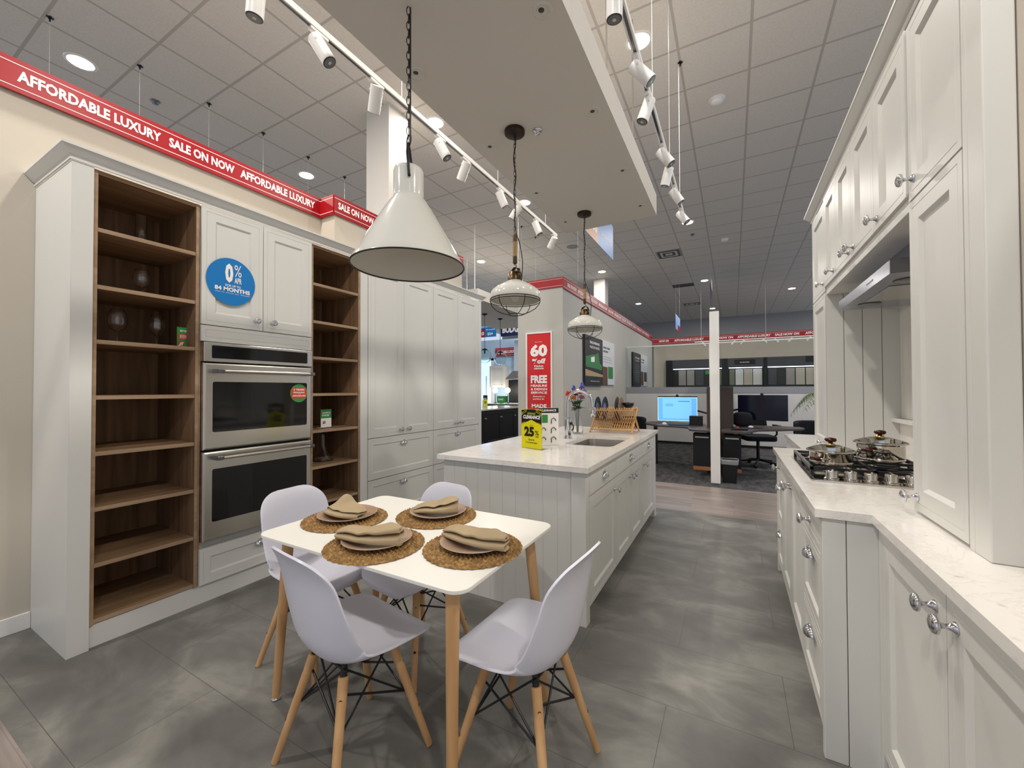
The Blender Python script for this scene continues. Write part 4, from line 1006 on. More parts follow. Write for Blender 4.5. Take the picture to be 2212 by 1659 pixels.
def cage_pendant(x, y, label):
    t = thing('cage_pendant_lamp', label, 'pendant lamp', (x, y, 1.855)); z = 1.855
    MB().lathe([(.160, .095), (.163, .098), (.162, .150), (.150, .168), (.105, .198), (.060, .222), (.050, .228), (.0001, .229)], (x, y, z), 48, caps=False).build('lamp_shade', 'enamel', t, smooth=True, angle=50)
    MB().lathe([(.159, .096), (.158, .148), (.146, .162), (.10, .19), (.0001, .205)], (x, y, z), 48, caps=False).build('shade_lining', 'enamel_inside', t, smooth=True)
    MB().lathe([(.050, .2285), (.050, .262), (.046, .268), (.040, .285), (.0001, .288)], (x, y, z), 32, caps=False).build('socket_cup', 'bronze', t, smooth=True, angle=40)
    circ = lambda R, h, n=40: [(x+R*math.cos(2*PI*k/n), y+R*math.sin(2*PI*k/n), z+h) for k in range(n)]
    mb = MB(); mb.tube(circ(.166, .104), .0028, n=6, closed=True); mb.tube(circ(.166, .090), .0028, n=6, closed=True); mb.tube(circ(.046, .004), .0028, n=6, closed=True)
    for k in range(6):
        a = 2*PI*k/6+.35; mb.tube([(x+R*math.cos(a), y+R*math.sin(a), z+h) for R, h in ((.166, .104), (.166, .088), (.158, .066), (.135, .040), (.10, .020), (.070, .009), (.046, .004))], .0026, n=6)
    mb.build('wire_cage', 'black_wire', t, smooth=True)
    MB().ball((x, y, z+.130), .030, .030, .040, 20, 12).build('bulb', 'glass', t, smooth=True)
    arch = [(-.056, .235), (-.062, .268), (-.053, .296), (-.028, .312), (0, .317), (.028, .312), (.053, .296), (.062, .268), (.056, .235)]
    mb = MB(); w_ = .011
    for (a, b), (c, d) in zip(arch, arch[1:]):
        e1 = Vector((.8, -.6, 0)); e2 = Vector((.6, .8, 0)); o = Vector((x, y, z))
        q = [o+e1*a-e2*w_+Vector((0, 0, b)), o+e1*a+e2*w_+Vector((0, 0, b)), o+e1*c+e2*w_+Vector((0, 0, d)), o+e1*c-e2*w_+Vector((0, 0, d))]; mb.quad(q)
    mb.build('bracket', 'bronze', t, solid=.004, smooth=True)
    MB().tube([(x, y, z+.316), (x+.010, y, z+.328), (x, y, z+.345), (x-.008, y, z+.335)], .003, n=6).build('hook', 'bronze_dark', t)
    MB().lathe([(.0001, .345), (.013, .345), (.0145, .350), (.0145, .390), (.0125, .392), (.0125, .490), (.0145, .492), (.0145, .535), (.010, .539), (.0001, .541)], (x, y, z), 20, caps=False).build('end_cap', 'bronze', t, smooth=True, angle=40)
    mb = MB(); n = 150; mb.tube([(x+.0122*math.cos(k*.9), y+.0122*math.sin(k*.9), z+.391+.1*k/n) for k in range(n)], .0028, n=6); mb.build('rope_wrap', 'rope', t, smooth=True)
    MB().tube([(x+.014*math.cos(a)*.8, y-.014*math.cos(a)*.6, z+.553+.016*math.sin(a)) for a in [2*PI*k/14 for k in range(14)]], .002, n=5, closed=True).build('ring', 'bronze_dark', t)
    chain(MB(), (x, y, z+.565), (x, y, 3.062), .030, .0195, .0075, .0017).build('chain', 'bronze_dark', t, smooth=True)
    cb = [(x+.004, y, 3.06)]+[(x+.006*math.sin(k*1.7), y+.006*math.cos(k*1.3), 3.06-k*.058) for k in range(1, 11)]+[(x+.012, y-.006, z+.545), (x+.05, y-.028, z+.46), (x+.078, y-.045, z+.34), (x+.074, y-.045, z+.24), (x+.070, y-.042, z+.212)]
    MB().tube([tuple(v) for v in catmull([Vector(q) for q in cb], 60)], .0036, n=8).build('cable', 'black_metal', t, smooth=True)
    MB().lathe([(.0001, 3.060), (.030, 3.060), (.066, 3.068), (.068, 3.075), (.068, 3.092), (.0001, 3.0925)], (x, y, 0), 36, caps=False).build('ceiling_canopy', 'bronze_dark', t, smooth=True, angle=40)
    return t
cage_pendant(-1.265, 2.355, 'white enamel cage pendant over the island, nearer one with rope-wrapped stem')
cage_pendant(-1.265, 3.795, 'white enamel cage pendant over the island, farther one near the bouquet')

# ================================================================== ceiling fittings
k = 0
ordn = ['first', 'second', 'third', 'fourth', 'fifth', 'sixth', 'seventh', 'eighth', 'ninth', 'tenth', 'eleventh', 'twelfth']
LL = ['round glowing downlight at the far left above the long red banner', 'round glowing downlight at the left above the end of the long red banner', 'round glowing downlight beside the square pillar behind the cone lamp', 'round glowing downlight behind the left track, right of the nearer cage pendant chain', 'bright round downlight partly hidden by the right track, nearest the top', 'round glowing downlight left of the nearer cage pendant, above the pantry doors', 'round glowing downlight over the far pillar behind the gray wall', 'small round downlight far back, left of the white post', 'round glowing downlight far back just left above the white post', 'small round downlight far back, beside the right wall cabinets', 'round glowing downlight at the far end of the right track', 'tiny round downlight at the very top of the white post']
def downlight(x, y, lb, gr, power):
    t = thing('ceiling_downlight', lb, 'ceiling light', (x, y, CZ-.02), 0, gr)
    MB().lathe([(.095, -.004), (.115, -.004), (.120, -.0005)], (x, y, CZ), 36, caps=False).build('trim_ring', 'white_trim', t, smooth=True)
    MB().lathe([(.0001, -.006), (.096, -.005)], (x, y, CZ), 36, caps=False).build('diffuser', 'lamp_lens', t)
    lamp(0, 0, -.005, power, parent=t)
for (x, y), lb in zip(LAMPS, LL): downlight(x, y, lb, 'round downlights in the tiled ceiling', LAMP_POWER)
for x, y in LAMPS_OUT: downlight(x, y, 'unseen round ceiling downlight added beyond the picture edge or behind cabinets', 'added downlights outside the picture', LAMP_POWER*(1.8 if y < 0 else 1.15))  # added lamps, stronger behind the viewer to lift the right panel
names_ = ['nearest the top edge of the photo', 'second from the top edge', 'third from the top edge', 'fourth from the top edge']
for ci, x in enumerate((-1.50, -.748)):
    for ri, y in enumerate((1.665, 2.430, 3.205, 3.905)):
        t = thing('recessed_spotlight', 'unlit recessed spot in the bulkhead, '+('left' if ci == 0 else 'right')+' row, '+names_[ri], 'recessed light', (x, y, 3.07), 0, 'unlit recessed spots in the bulkhead')
        MB().lathe([(.028, 0), (.030, -.003), (.044, -.004), (.047, 0)], (x, y, 3.0928), 30, caps=False).build('trim_ring', 'soffit', t, smooth=True)
        MB().lathe([(.0001, -.0012), (.028, -.0012)], (x, y, 3.0928), 24, caps=False).build('recess', 'enamel_inside', t)
        MB().lathe([(.0001, -.005), (.010, -.004), (.014, -.001)], (x-.003, y-.006, 3.0925), 20, caps=False).build('lamp_eye', 'dark_hole', t, smooth=True)
t = thing('fire_sprinkler', 'chrome sprinkler head beside the nearer bronze pendant canopy', 'sprinkler', (-1.13, 2.427, 3.07))
MB().lathe([(.0001, 0), (.030, 0), (.034, -.004), (.020, -.008), (.008, -.010), (.007, -.022), (.016, -.024), (.016, -.026), (.0001, -.027)], (-1.13, 2.427, 3.0928), 24, caps=False).build('body', 'chrome', t, smooth=True)
# track lights
def spot(x, y, yaw, tilt, label, group):
    t = thing('track_spotlight', label, 'spotlight', (x, y, 3.185), 0, group)
    MB().box(x-.014, x+.014, y-.05, y+.05, 3.168, 3.187).build('adapter', 'track_white', t, bevel=.002)
    MB().rod((x, y, 3.168), (x, y, 3.135), .006, n=10).build('stem', 'track_white', t)
    d = Vector((math.sin(tilt)*math.cos(yaw), math.sin(tilt)*math.sin(yaw), -math.cos(tilt))); c = Vector((x, y, 3.125))
    a = c-d*.035; b = c+d*.105
    MB().tube([a, a+d*.004, b-d*.002, b], .036, n=28).build('body', 'track_white', t, smooth=True, angle=40)
    MB().tube([b, b+d*.0015], .033, n=28).build('lens_ring', 'black_metal', t, smooth=True, angle=40)
    MB().tube([b+d*.0012, b+d*.0025], .029, n=28).build('lens', 'lens', t, smooth=True, angle=40)
    MB().tube([b+d*.0023, b+d*.004], .009, n=14).build('lens_core', 'enamel_inside', t)
    mb = MB(); s_ = Vector((-math.sin(yaw), math.cos(yaw), 0))*.039
    mb.tube([Vector((x, y, 3.136))-s_*.2, Vector((x, y, 3.138))-s_, c-s_], .003, n=6); mb.tube([Vector((x, y, 3.136))+s_*.2, Vector((x, y, 3.138))+s_, c+s_], .003, n=6); mb.build('yoke', 'track_white', t)
    return t
def track(x, y0, y1, label, wires):
    t = thing('track_rail', label, 'track rail', (x, (y0+y1)/2, 3.187))
    MB().box(x-.017, x+.017, y0, y1, 3.190, 3.215).box(x-.017, x-.008, y0, y1, 3.184, 3.190).box(x+.008, x+.017, y0, y1, 3.184, 3.190).build('rail', 'track_white', t)
    MB().box(x-.008, x+.008, y0+.01, y1-.01, 3.1865, 3.1905).build('slot', 'steel_dark', t)
    for w_ in wires: MB().rod((x, w_, 3.215), (x, w_, CZ), .0022, n=6).build('hanging_wire', 'track_white', t)
track(-1.838, -1.2, 4.46, 'white ceiling track rail left of the bulkhead', (.7, 1.9, 3.1, 4.15)); track(-.447, -1.2, 4.62, 'white ceiling track rail right of the bulkhead', (.7, 1.75, 2.75, 3.57, 4.31))
GL, GR = 'spotlights on the left track', 'spotlights on the right track'
for i, (y, yaw, tl) in enumerate(((1.005, 3.14, .15), (1.310, .6, .55), (1.690, 2.6, .75), (2.285, .5, .50), (2.600, 2.8, .70), (3.145, .9, .45), (3.475, 3.4, .6), (3.900, .4, .40), (4.385, 2.6, .85))):
    spot(-1.838, y, yaw, tl, 'white spotlight on the left track, %s from the near end' % ordn[i], GL)
for i, (y, yaw, tl) in enumerate(((1.78, 2.0, .1), (2.265, .3, .75), (2.585, 3.5, .35), (3.180, .1, .60), (3.470, 2.8, .30), (3.870, .2, .55), (4.390, -.2, .60))):
    spot(-.447, y, yaw, tl, 'white spotlight on the right track, %s from the near end' % ordn[i], GR)
# clips on the ceiling grid, speakers, vents, detectors
CL = [(-5.206,1.113),(-5.20,1.721),(-5.20,2.331),(-5.20,2.935),(-5.19,3.546),(-5.19,4.151),(-3.48,6.61),(-3.68,7.13),(-3.68,7.78),(-3.48,8.35),(-2.43,6.915),(-.433,4.309)]
wh = ['above the far left of the long red banner', 'above the word luxury of the long red banner', 'above the sale on now lettering of the long red banner', 'left of the second left downlight', 'above the second left downlight', 'right of the second left downlight', 'behind the nearer cage pendant chain', 'left of the last left-track spotlight', 'just below the last left-track spotlight', 'right of the rope-wrapped pendant stem', 'left of the rope-wrapped pendant stem', 'right of the last right-track spotlights']
for (x, y), lb in zip(CL, wh):
    t = thing('ceiling_clip', 'small black ceiling clip '+lb, 'clip', (x, y, CZ-.03), 0, 'black clips on the ceiling grid')
    MB().box(x-.022, x+.022, y-.008, y+.008, CZ-.010, CZ).box(x-.008, x+.008, y-.022, y+.022, CZ-.010, CZ).build('plate', 'black_metal', t); MB().rod((x, y, CZ-.010), (x, y, CZ-.04), .006, n=8).build('pin', 'black_metal', t)
    if x > -5.1 and x != -.433 or x < -5.0: MB().rod((x, y, CZ-.04), (x, y, 3.30 if x > -5.1 else 3.0), .0012, n=5).build('hanging_wire', 'track_white', t)
for (x, y), lb in zip(((-5.69, 2.02), (-.72, 9.26)), ('small dark sprinkler head above the long red banner', 'tiny dark sprinkler head beyond the right track lights')):
    tag(MB().lathe([(.0001, 0), (.045, 0), (.045, -.004), (.012, -.008), (.012, -.03), (.028, -.032), (.0001, -.034)], (x, y, CZ), 20, caps=False).build('fire_sprinkler', 'steel_dark', smooth=True), lb, 'sprinkler')
for (x, y), lb in zip(((-.127, 5.07), (-.13, 9.9)), ('round white smoke detector on the ceiling right of the track lights', 'small white detector on the ceiling farther back, over the aisle')):
    t = thing('smoke_detector', lb, 'smoke detector', (x, y, CZ-.05)); MB().lathe([(.085, 0), (.085, -.010), (.075, -.014)], (x, y, CZ), 32, caps=True).build('base', 'white_trim', t, smooth=True, angle=40); MB().lathe([(.060, -.014), (.062, -.03), (.045, -.05), (.0001, -.052)], (x, y, CZ), 28, caps=False).build('sensor_dome', 'white_trim', t, smooth=True)
def vent(x0, x1, y0, y1, label, dark=False):
    t = thing('ceiling_vent', label, 'air vent', ((x0+x1)/2, (y0+y1)/2, CZ-.012)); cx, cy = (x0+x1)/2, (y0+y1)/2
    MB().box(x0, x1, y0, y1, CZ-.006, CZ).build('backing', 'grille' if not dark else 'display_gray', t)
    if not dark:
        for k in range(1, 5):
            f_ = k/5; mb = MB(); a, b, c, d = cx-(cx-x0)*f_, cx+(x1-cx)*f_, cy-(cy-y0)*f_, cy+(y1-cy)*f_
            for q in ((a, b, c-.01, c+.01), (a, b, d-.01, d+.01), (a-.01, a+.01, c, d), (b-.01, b+.01, c, d)): mb.box(*q, CZ-.014, CZ-.0065)
            mb.build('louver', 'white_trim' if k % 2 else 'display_dark', t)
vent(-1.60, -1.05, 10.05, 10.62, 'square louvered ceiling vent beyond the track lights'); vent(-1.65, -1.05, 16.6, 17.1, 'small louvered ceiling vent far back over the aisle')
vent(-1.65, -1.04, 13.5, 13.9, 'plain gray ceiling grille between the two louvered vents', True)
tag(MB().lathe([(.0001, -.004), (.10, -.004), (.13, -.006), (.14, 0)], (-3.19, 8.73, CZ), 32, caps=False).build('ceiling_speaker', 'grille', smooth=True), 'round white ceiling speaker beyond the end of the left track', 'speaker')

# ================================================================== sixty percent poster
t = thing('framed_poster', 'tall red sixty percent off poster in a white frame on the gray wall', 'poster', (-2.912, 6.28, .93))
pp = NY(6.286)
mb = MB(pp)
for q in ((-3.160, -3.135, .93, 2.347), (-2.690, -2.665, .93, 2.347), (-3.135, -2.690, .93, .955), (-3.135, -2.690, 2.322, 2.347)): mb.box(q[0], q[1], q[2], q[3], 0, .022)
mb.build('frame', 'white_trim', t); MB(pp).box(-3.135, -2.690, .955, 2.322, 0, .008).build('print_sheet', 'red_poster', t)
zf = lambda v: 2.345-(v-718)/125.8
xf_ = lambda v: -3.158+(v-1137)/114.1
def row(s_, a, b, c, d, bold=.03): return (s_, xf_(a), zf(d), xf_(c), zf(b), bold)
text(t, [row('60', 1146, 744, 1183, 771, .05), row('%off', 1150, 775, 1179, 786, .045), row('Kitchen', 1155, 789, 1174, 793), row('cabinets', 1154, 794, 1175, 798), row('FREE', 1147, 811, 1182, 828, .05), row('MEASURE', 1147, 831, 1182, 836), row('& DESIGN', 1147, 838.5, 1182, 843.5), row('SERVICE', 1147, 846, 1182, 851), row('Ensuring a', 1152, 855, 1177, 859), row('perfect fit', 1152, 860.5, 1176, 864.5), row('MADE', 1149, 873, 1181, 881, .04), row('Starts May', 1156, 738, 1172, 740.5, .0)], pp @ Matrix.Translation((0, 0, .0085)), 'white_print')

# info posters on the long wall
def info_poster(y0, ym, y1, label, truck):
    t = thing('info_poster', label, 'poster', (-2.47, (y0+y1)/2, 1.44)); w = PX(-2.477)
    MB(w).box(y0, ym, 1.44, 2.405, 0, .05).build('dark_board', 'poster_dark', t); MB(w).box(ym, y1, 1.46, 2.43, 0, .03).build('light_board', 'poster_light', t)
    L1 = w @ Matrix.Translation((0, 0, .051)); L2 = w @ Matrix.Translation((0, 0, .031)); W_ = ym-y0; V = y1-ym
    if truck:
        text(t, [('DELIVERING', y0+.25*W_, 2.26, y0+.8*W_, 2.31, .03), ('nationwide', y0+.25*W_, 2.17, y0+.8*W_, 2.24, .0), ('kitchens.com', y0+.28*W_, 1.515, y0+.78*W_, 1.54, 0)], L1, 'white_print')
        MB(L1).quad([(y0+.02*W_, 1.80, .001), (y0+.02*W_, 1.99, .001), (y0+.52*W_, 2.07, .001), (y0+.58*W_, 2.06, .001), (y0+.62*W_, 2.10, .001), (y0+.74*W_, 2.09, .001), (y0+.80*W_, 1.90, .001), (y0+.94*W_, 1.87, .001), (y0+.94*W_, 1.76, .001)]).build('truck_picture', 'poster_green', t)
        MB(L1).quad([(y0+.30*W_, 1.90, .002), (y0+.50*W_, 1.91, .002), (y0+.50*W_, 2.02, .002), (y0+.30*W_, 1.99, .002)]).build('truck_window', 'white_print', t)
        MB(L1).quad([(y0, 1.62, .001), (ym, 1.62, .001), (ym, 1.665, .001), (y0, 1.75, .001)]).build('road_picture', 'poster_tan', t)
        MB(L2).quad([(ym, 1.46, .001), (ym+.42*V, 1.46, .001), (ym+.42*V, 1.85, .001), (ym, 1.86, .001)]).build('photo_picture', 'poster_brown', t)
        MB(L2).quad([(ym+.46*V, 1.60, .001), (ym+.85*V, 1.60, .001), (ym+.85*V, 1.87, .001), (ym+.46*V, 1.87, .001)]).build('photo_picture', 'poster_green', t)
        text(t, [('EXPERT HOME', ym+.10*V, 2.25, ym+.60*V, 2.29, .03), ('DELIVERY', ym+.10*V, 2.17, ym+.48*V, 2.21, .03), ('Nationwide delivery network', ym+.10*V, 2.06, ym+.75*V, 2.08, 0), ('supported by warehouses', ym+.10*V, 2.01, ym+.72*V, 2.03, 0), ('Our drivers carry every order', ym+.10*V, 1.95, ym+.75*V, 1.97, 0)], L2, 'black_print')
    else:
        text(t, [('CUSTOMER', y0+.2*W_, 2.24, y0+.8*W_, 2.29, .03), ('service', y0+.3*W_, 2.16, y0+.75*W_, 2.22, 0)]+[('install and design', y0+.25*W_, 2.06-.055*k, y0+.75*W_, 2.08-.055*k, 0) for k in range(10)], L1, 'poster_light')
        MB(L2).quad([(ym, 1.48, .001), (ym+.42*V, 1.48, .001), (ym+.42*V, 1.90, .001), (ym, 1.90, .001)]).build('photo_picture', 'poster_brown', t); MB(L2).quad([(ym+.50*V, 1.60, .001), (ym+.9*V, 1.60, .001), (ym+.9*V, 1.90, .001), (ym+.50*V, 1.90, .001)]).build('photo_picture', 'display_gray', t)
        text(t, [('HOME', ym+.15*V, 2.25, ym+.55*V, 2.29, .03), ('PLAN', ym+.15*V, 2.17, ym+.5*V, 2.21, .03), ('visit any showroom', ym+.15*V, 2.06, ym+.7*V, 2.08, 0), ('ask about storage', ym+.15*V, 1.98, ym+.7*V, 2.0, 0)], L2, 'black_print')
info_poster(7.29, 8.45, 9.50, 'dark and white info poster with a green truck picture, right of the farther cage pendant', True)
info_poster(11.45, 12.52, 13.65, 'dark and white info poster seen through the office glass', False)

# ================================================================== office corner
t = thing('white_post', 'slim white post standing at the carpet edge between the desks', 'post', (-.231, 6.575, 0)); MB().box(-.294, -.170, 6.53, 6.62, 0, 2.49).build('post', 'white_trim', t, bevel=.003)
t = thing('office_partition', 'low white office partition with gray band and glass top', 'partition', (0, 10.8, 0))
MB().box(-2.476, 2.6, 10.80, 10.86, .06, 1.262).build('lower_panel', 'partition_white', t); MB().box(-2.476, 2.6, 10.79, 10.87, 1.263, 1.412).build('gray_band', 'partition_band', t)
MB().box(-2.476, 2.6, 10.805, 10.855, 0, .06).build('base_strip', 'display_black', t); MB().box(-2.476, 2.6, 10.825, 10.835, 1.412, 2.455).build('glass_pane', 'thin_glass', t); MB().box(-2.476, 2.6, 10.81, 10.85, 2.456, 2.478).build('top_rail', 'white_trim', t)
MB().box(-.50, -.46, 10.81, 10.85, 1.412, 2.455).build('glass_post', 'white_trim', t)
t = thing('divider_screen', 'glass divider screen running back from the white post', 'partition', (-.23, 8.7, 0))
MB().box(-.245, -.215, 7.65, 10.78, .0, 1.39).build('lower_panel', 'tower_wood', t); MB().box(-.235, -.225, 6.625, 10.78, 1.40, 2.25).build('glass_pane', 'thin_glass', t)
tag(MB().box(-.375, .003, 7.22, 7.62, 0, 1.392).build('storage_tower', 'tower_wood', bevel=.003), 'dark brown storage tower behind the white post', 'cabinet')
def desk(pts, label, loc, ped, leg):
    t = thing('office_desk', label, 'desk', loc)
    MB().prism(pts, .712, .742).build('desktop', 'desk_wood', t, bevel=.003)
    pd = MB().box(*ped, .16, .66).build('pedestal', 'black_plastic', t); MB().box(ped[0]+.03, ped[1]-.03, ped[2]-.004, ped[2], .60, .62).build('handle', 'steel', pd)
    MB().box(ped[0], ped[1], ped[2]-.006, ped[2], .10, .155).build('box_label', 'cardboard', pd)
    MB().box(leg[0]-.03, leg[0]+.03, leg[1]-.03, leg[1]+.03, 0, .71).build('leg', 'black_metal', t)
desk([(-.297,6.70),(-.50,6.72),(-.60,6.80),(-.655,7.16),(-.75,7.24),(-1.16,7.34),(-1.38,7.60),(-1.46,7.87),(-1.40,8.1),(-1.25,8.2),(-.44,7.95),(-.42,7.64),(-.297,7.64)][::-1], 'dark wood-top curved desk left of the white post', (-.85, 7.5, 0), (-.56, -.31, 6.95, 7.2), (-1.25, 7.75))
desk([(-.16,6.70),(.12,6.66),(.20,6.80),(.34,7.16),(.62,7.36),(.92,7.62),(.985,7.80),(.94,7.97),(.70,8.02),(.10,7.95),(.02,7.70),(.02,7.21),(-.16,7.21)], 'dark wood-top curved desk right of the white post', (.4, 7.5, 0), (-.14, .10, 6.95, 7.19), (.90, 7.80))
def monitor(cx, cy, z0, w, h, yaw, on, label, roll=0):
    t = thing('computer_monitor', label, 'monitor', (cx, cy, z0), yaw); hw = w/2
    T_ = TL
    MB(T_).box(-hw, hw, 0, h, -.04, -.005).build('housing', 'black_plastic', t, local=True)
    if on:
        MB(T_).quad(LQ(-hw, .0, hw, h-.02, 0)).build('screen', 'screen_edge', t, local=True); MB(T_).quad(LQ(-hw+.006, .006, hw-.006, h-.026, .001)).build('screen_field', 'screen_blue', t, local=True)
        MB(T_).quad(LQ(-hw*.75, .04, hw*.72, h-.045, .002)).build('window_panel', 'screen_panel', t, local=True); MB(T_).quad(LQ(0.02, h-.095, hw*.63, h-.083, .003)).build('title_bar', 'screen_line', t, local=True)
        MB(T_).quad(LQ(-hw*.60, h-.18, -hw*.2, h-.13, .003)).build('form_box', 'screen_blue', t, local=True)
    else: MB(T_).quad(LQ(-hw+.004, .006, hw-.004, h-.006, 0)).build('screen', 'screen_off', t, local=True)
    MB(T_).lathe([(.0001, .006), (.018, .006), (.022, 0), (.022, -.03), (.0001, -.03)], (0, h+.012, -.0), 16, caps=False).build('webcam', 'black_plastic', t, local=True)
    s_ = 1 if cx < -.2 else -1
    MB().tube([Vector((0, .05, h*.5)), Vector((s_*hw*.8, .12, h*.45)), Vector((s_*(hw+.20), .05, h*.30))], .016, n=8).build('arm', 'black_metal', t, local=True)
    MB().tube([Vector((s_*(hw+.20), .05, h*.32)), Vector((s_*(hw+.20), .05, .745-z0))], .018, n=8).build('arm_post', 'black_metal', t, local=True)
monitor(-.88, 7.75, .795, .655, .438, 0, True, 'monitor with a glowing pale blue screen on the left desk')
monitor(.41, 7.72, .845, .70, .415, math.radians(-12), False, 'dark switched-off monitor on the right desk')
def office_chair(x, y, rz, label):
    t = thing('office_chair', label, 'chair', (x, y, 0), rz)
    for k in range(5):
        a = 2*PI*k/5+.5; c = Vector((.30*math.cos(a), .30*math.sin(a), .07))
        MB().tube([Vector((0, 0, .11)), c], .022, .014, n=8).build('base_arm', 'black_plastic', t, local=True); MB().lathe([(.0001, -.025), (.03, -.025), (.032, 0), (.03, .025), (.0001, .025)], (c.x, c.y, .033), 14, axis='x', caps=False).build('caster', 'black_plastic', t, local=True, smooth=True)
    MB().tube([(0, 0, .08), (0, 0, .44)], .026, n=12).build('gas_lift', 'black_metal', t, local=True)
    MB().prism(rr(-.25, .25, -.23, .25, .09), .45, .54).build('seat', 'black_fabric', t, local=True, bevel=.02)
    mb = MB(); mb.grid(lambda a, b: (.24*(2*a-1)*(1-.25*b*b), .26+.05*(1-(2*a-1)**2)+.06*b, .60+.46*b), 12, 10); mb.build('backrest', 'black_fabric', t, local=True, solid=.03, smooth=True)
    MB().tube([(0, .2, .47), (0, .33, .52), (0, .35, .80)], .02, n=8).build('back_support', 'black_metal', t, local=True)
    for s_ in (-1, 1): MB().tube([(s_*.24, 0, .49), (s_*.30, 0, .56), (s_*.30, 0, .70)], .016, n=8).build('armrest_post', 'black_plastic', t, local=True); MB().box(s_*.30-.035, s_*.30+.035, -.12, .12, .70, .725).build('armrest', 'black_plastic', t, local=True, bevel=.008)
    return t
office_chair(.38, 8.40, math.radians(15), 'black swivel office chair behind the right desk')
def guest(x, y, rz, label):
    t = thing('guest_chair', label, 'chair', (x, y, 0), rz)
    mb = MB()
    mb.grid(lambda a, b: (.30*math.cos(PI*(a*1.16-.08)), -.02+.27*math.sin(PI*(a*1.16-.08)), .46+.34*b*(1-.12*abs(2*a-1)**4)), 26, 8); mb.build('backrest', 'black_fabric', t, local=True, solid=.06, smooth=True)
    MB().prism(rr(-.26, .26, -.27, .22, .10), .36, .47).build('seat', 'black_fabric', t, local=True, bevel=.02)
    for a in (-1, 1):
        for b in (-1, 1): MB().tube([(a*.20, b*.18, .36), (a*.25, b*.24, .0)], .014, n=8).build('leg', 'black_metal', t, local=True)
guest(-1.86, 8.35, math.radians(20), 'black rounded guest chair beside the bamboo rack, left of the left desk')
guest(1.25, 8.55, math.radians(-10), 'black rounded guest chair right of the right desk')
# waste bin
t = thing('waste_bin', 'black waste bin with clear liner beside the white post', 'bin', (-.055, 6.70, 0))
mb = MB(); prev = None
for z, hx, hy in ((0.002, .085, .065), (.33, .108, .085)):
    ring = [mb.p((-.055+x, 6.70+y, z)) for x, y in rr(-hx, hx, -hy, hy, .02)]
    if prev:
        for i in range(len(ring)): mb.b.faces.new((prev[i], prev[(i+1) % len(ring)], ring[(i+1) % len(ring)], ring[i]))
    else: mb.b.faces.new(ring[::-1])
    prev = ring
mb.build('bucket', 'black_plastic', t, solid=.003)
mb = MB(); prev = None; rnd = random.Random(3)
for z, k in ((.27, 1.05), (.305, 1.07), (.342, 1.09), (.338, 1.02), (.28, .93)):
    ring = [mb.p((-.055+x*k+rnd.uniform(-.002, .002), 6.70+y*k, z+rnd.uniform(-.006, .006))) for x, y in rr(-.107, .107, -.084, .084, .02)]
    if prev:
        for i in range(len(ring)): mb.b.faces.new((prev[i], prev[(i+1) % len(ring)], ring[(i+1) % len(ring)], ring[i]))
    prev = ring
mb.build('bin_liner', 'tray_liner', t, smooth=True)
# things on the desks
def small(mb, nm, m, lb, cat, **k): return tag(mb.build(nm, m, **k), lb, cat)
small(MB().lathe([(.0001, 0), (.045, 0), (.04, .02), (.02, .034), (.0001, .036)], (-1.06, 7.50, .7425), 16, caps=False), 'computer_mouse', 'white_plastic', 'white mouse on the left desk under the lit monitor', 'mouse', smooth=True)
small(MB().box(-.98, -.66, 7.36, 7.50, .7425, .757), 'keyboard', 'black_plastic', 'black keyboard on the left desk in front of the lit monitor', 'keyboard')
small(MB().lathe([(.0001, 0), (.16, 0), (.16, .004), (.0001, .004)], (.24, 7.42, .7425), 28, caps=False), 'mouse_pad', 'black_fabric', 'round black mouse pad on the right desk', 'mouse pad', smooth=True)
small(MB().lathe([(.0001, 0), (.04, 0), (.036, .018), (.02, .03), (.0001, .032)], (.24, 7.42, .747), 16, caps=False), 'computer_mouse', 'white_plastic', 'white mouse on the round pad on the right desk', 'mouse', smooth=True)
t = thing('desk_phone', 'black desk phone on the front corner of the right desk', 'phone', (.08, 7.0, .7425)); MB().extr([(-.03, 6.92, .7425), (.19, 6.92, .7425), (.19, 7.10, .7425), (-.03, 7.10, .7425)], (0, 0, .03)).build('body', 'black_plastic', t, bevel=.01); MB().tube([(-.01, 6.95, .782), (.0, 7.01, .795), (-.01, 7.07, .782)], .014, n=8).build('handset', 'black_plastic', t); MB().box(.03, .075, 7.02, 7.05, .7727, .785).build('message_note', 'petal_red', t)
bagm = MB(); bagm.grid(lambda a, b: (.13+.15*math.cos(2*PI*a)*math.sin(PI*b)**.5, 7.62+.07*math.sin(2*PI*a)*math.sin(PI*b)**.5, .865-.12*math.cos(PI*b)), 20, 10, closeu=True)
small(bagm, 'laptop_bag', 'black_fabric', 'black soft bag on the right desk left of the dark monitor', 'bag', smooth=True)
small(MB().box(-.66, -.46, 7.50, 7.68, .7425, .90), 'document_tray', 'black_plastic', 'black document tray on the left desk beside the storage tower', 'tray')
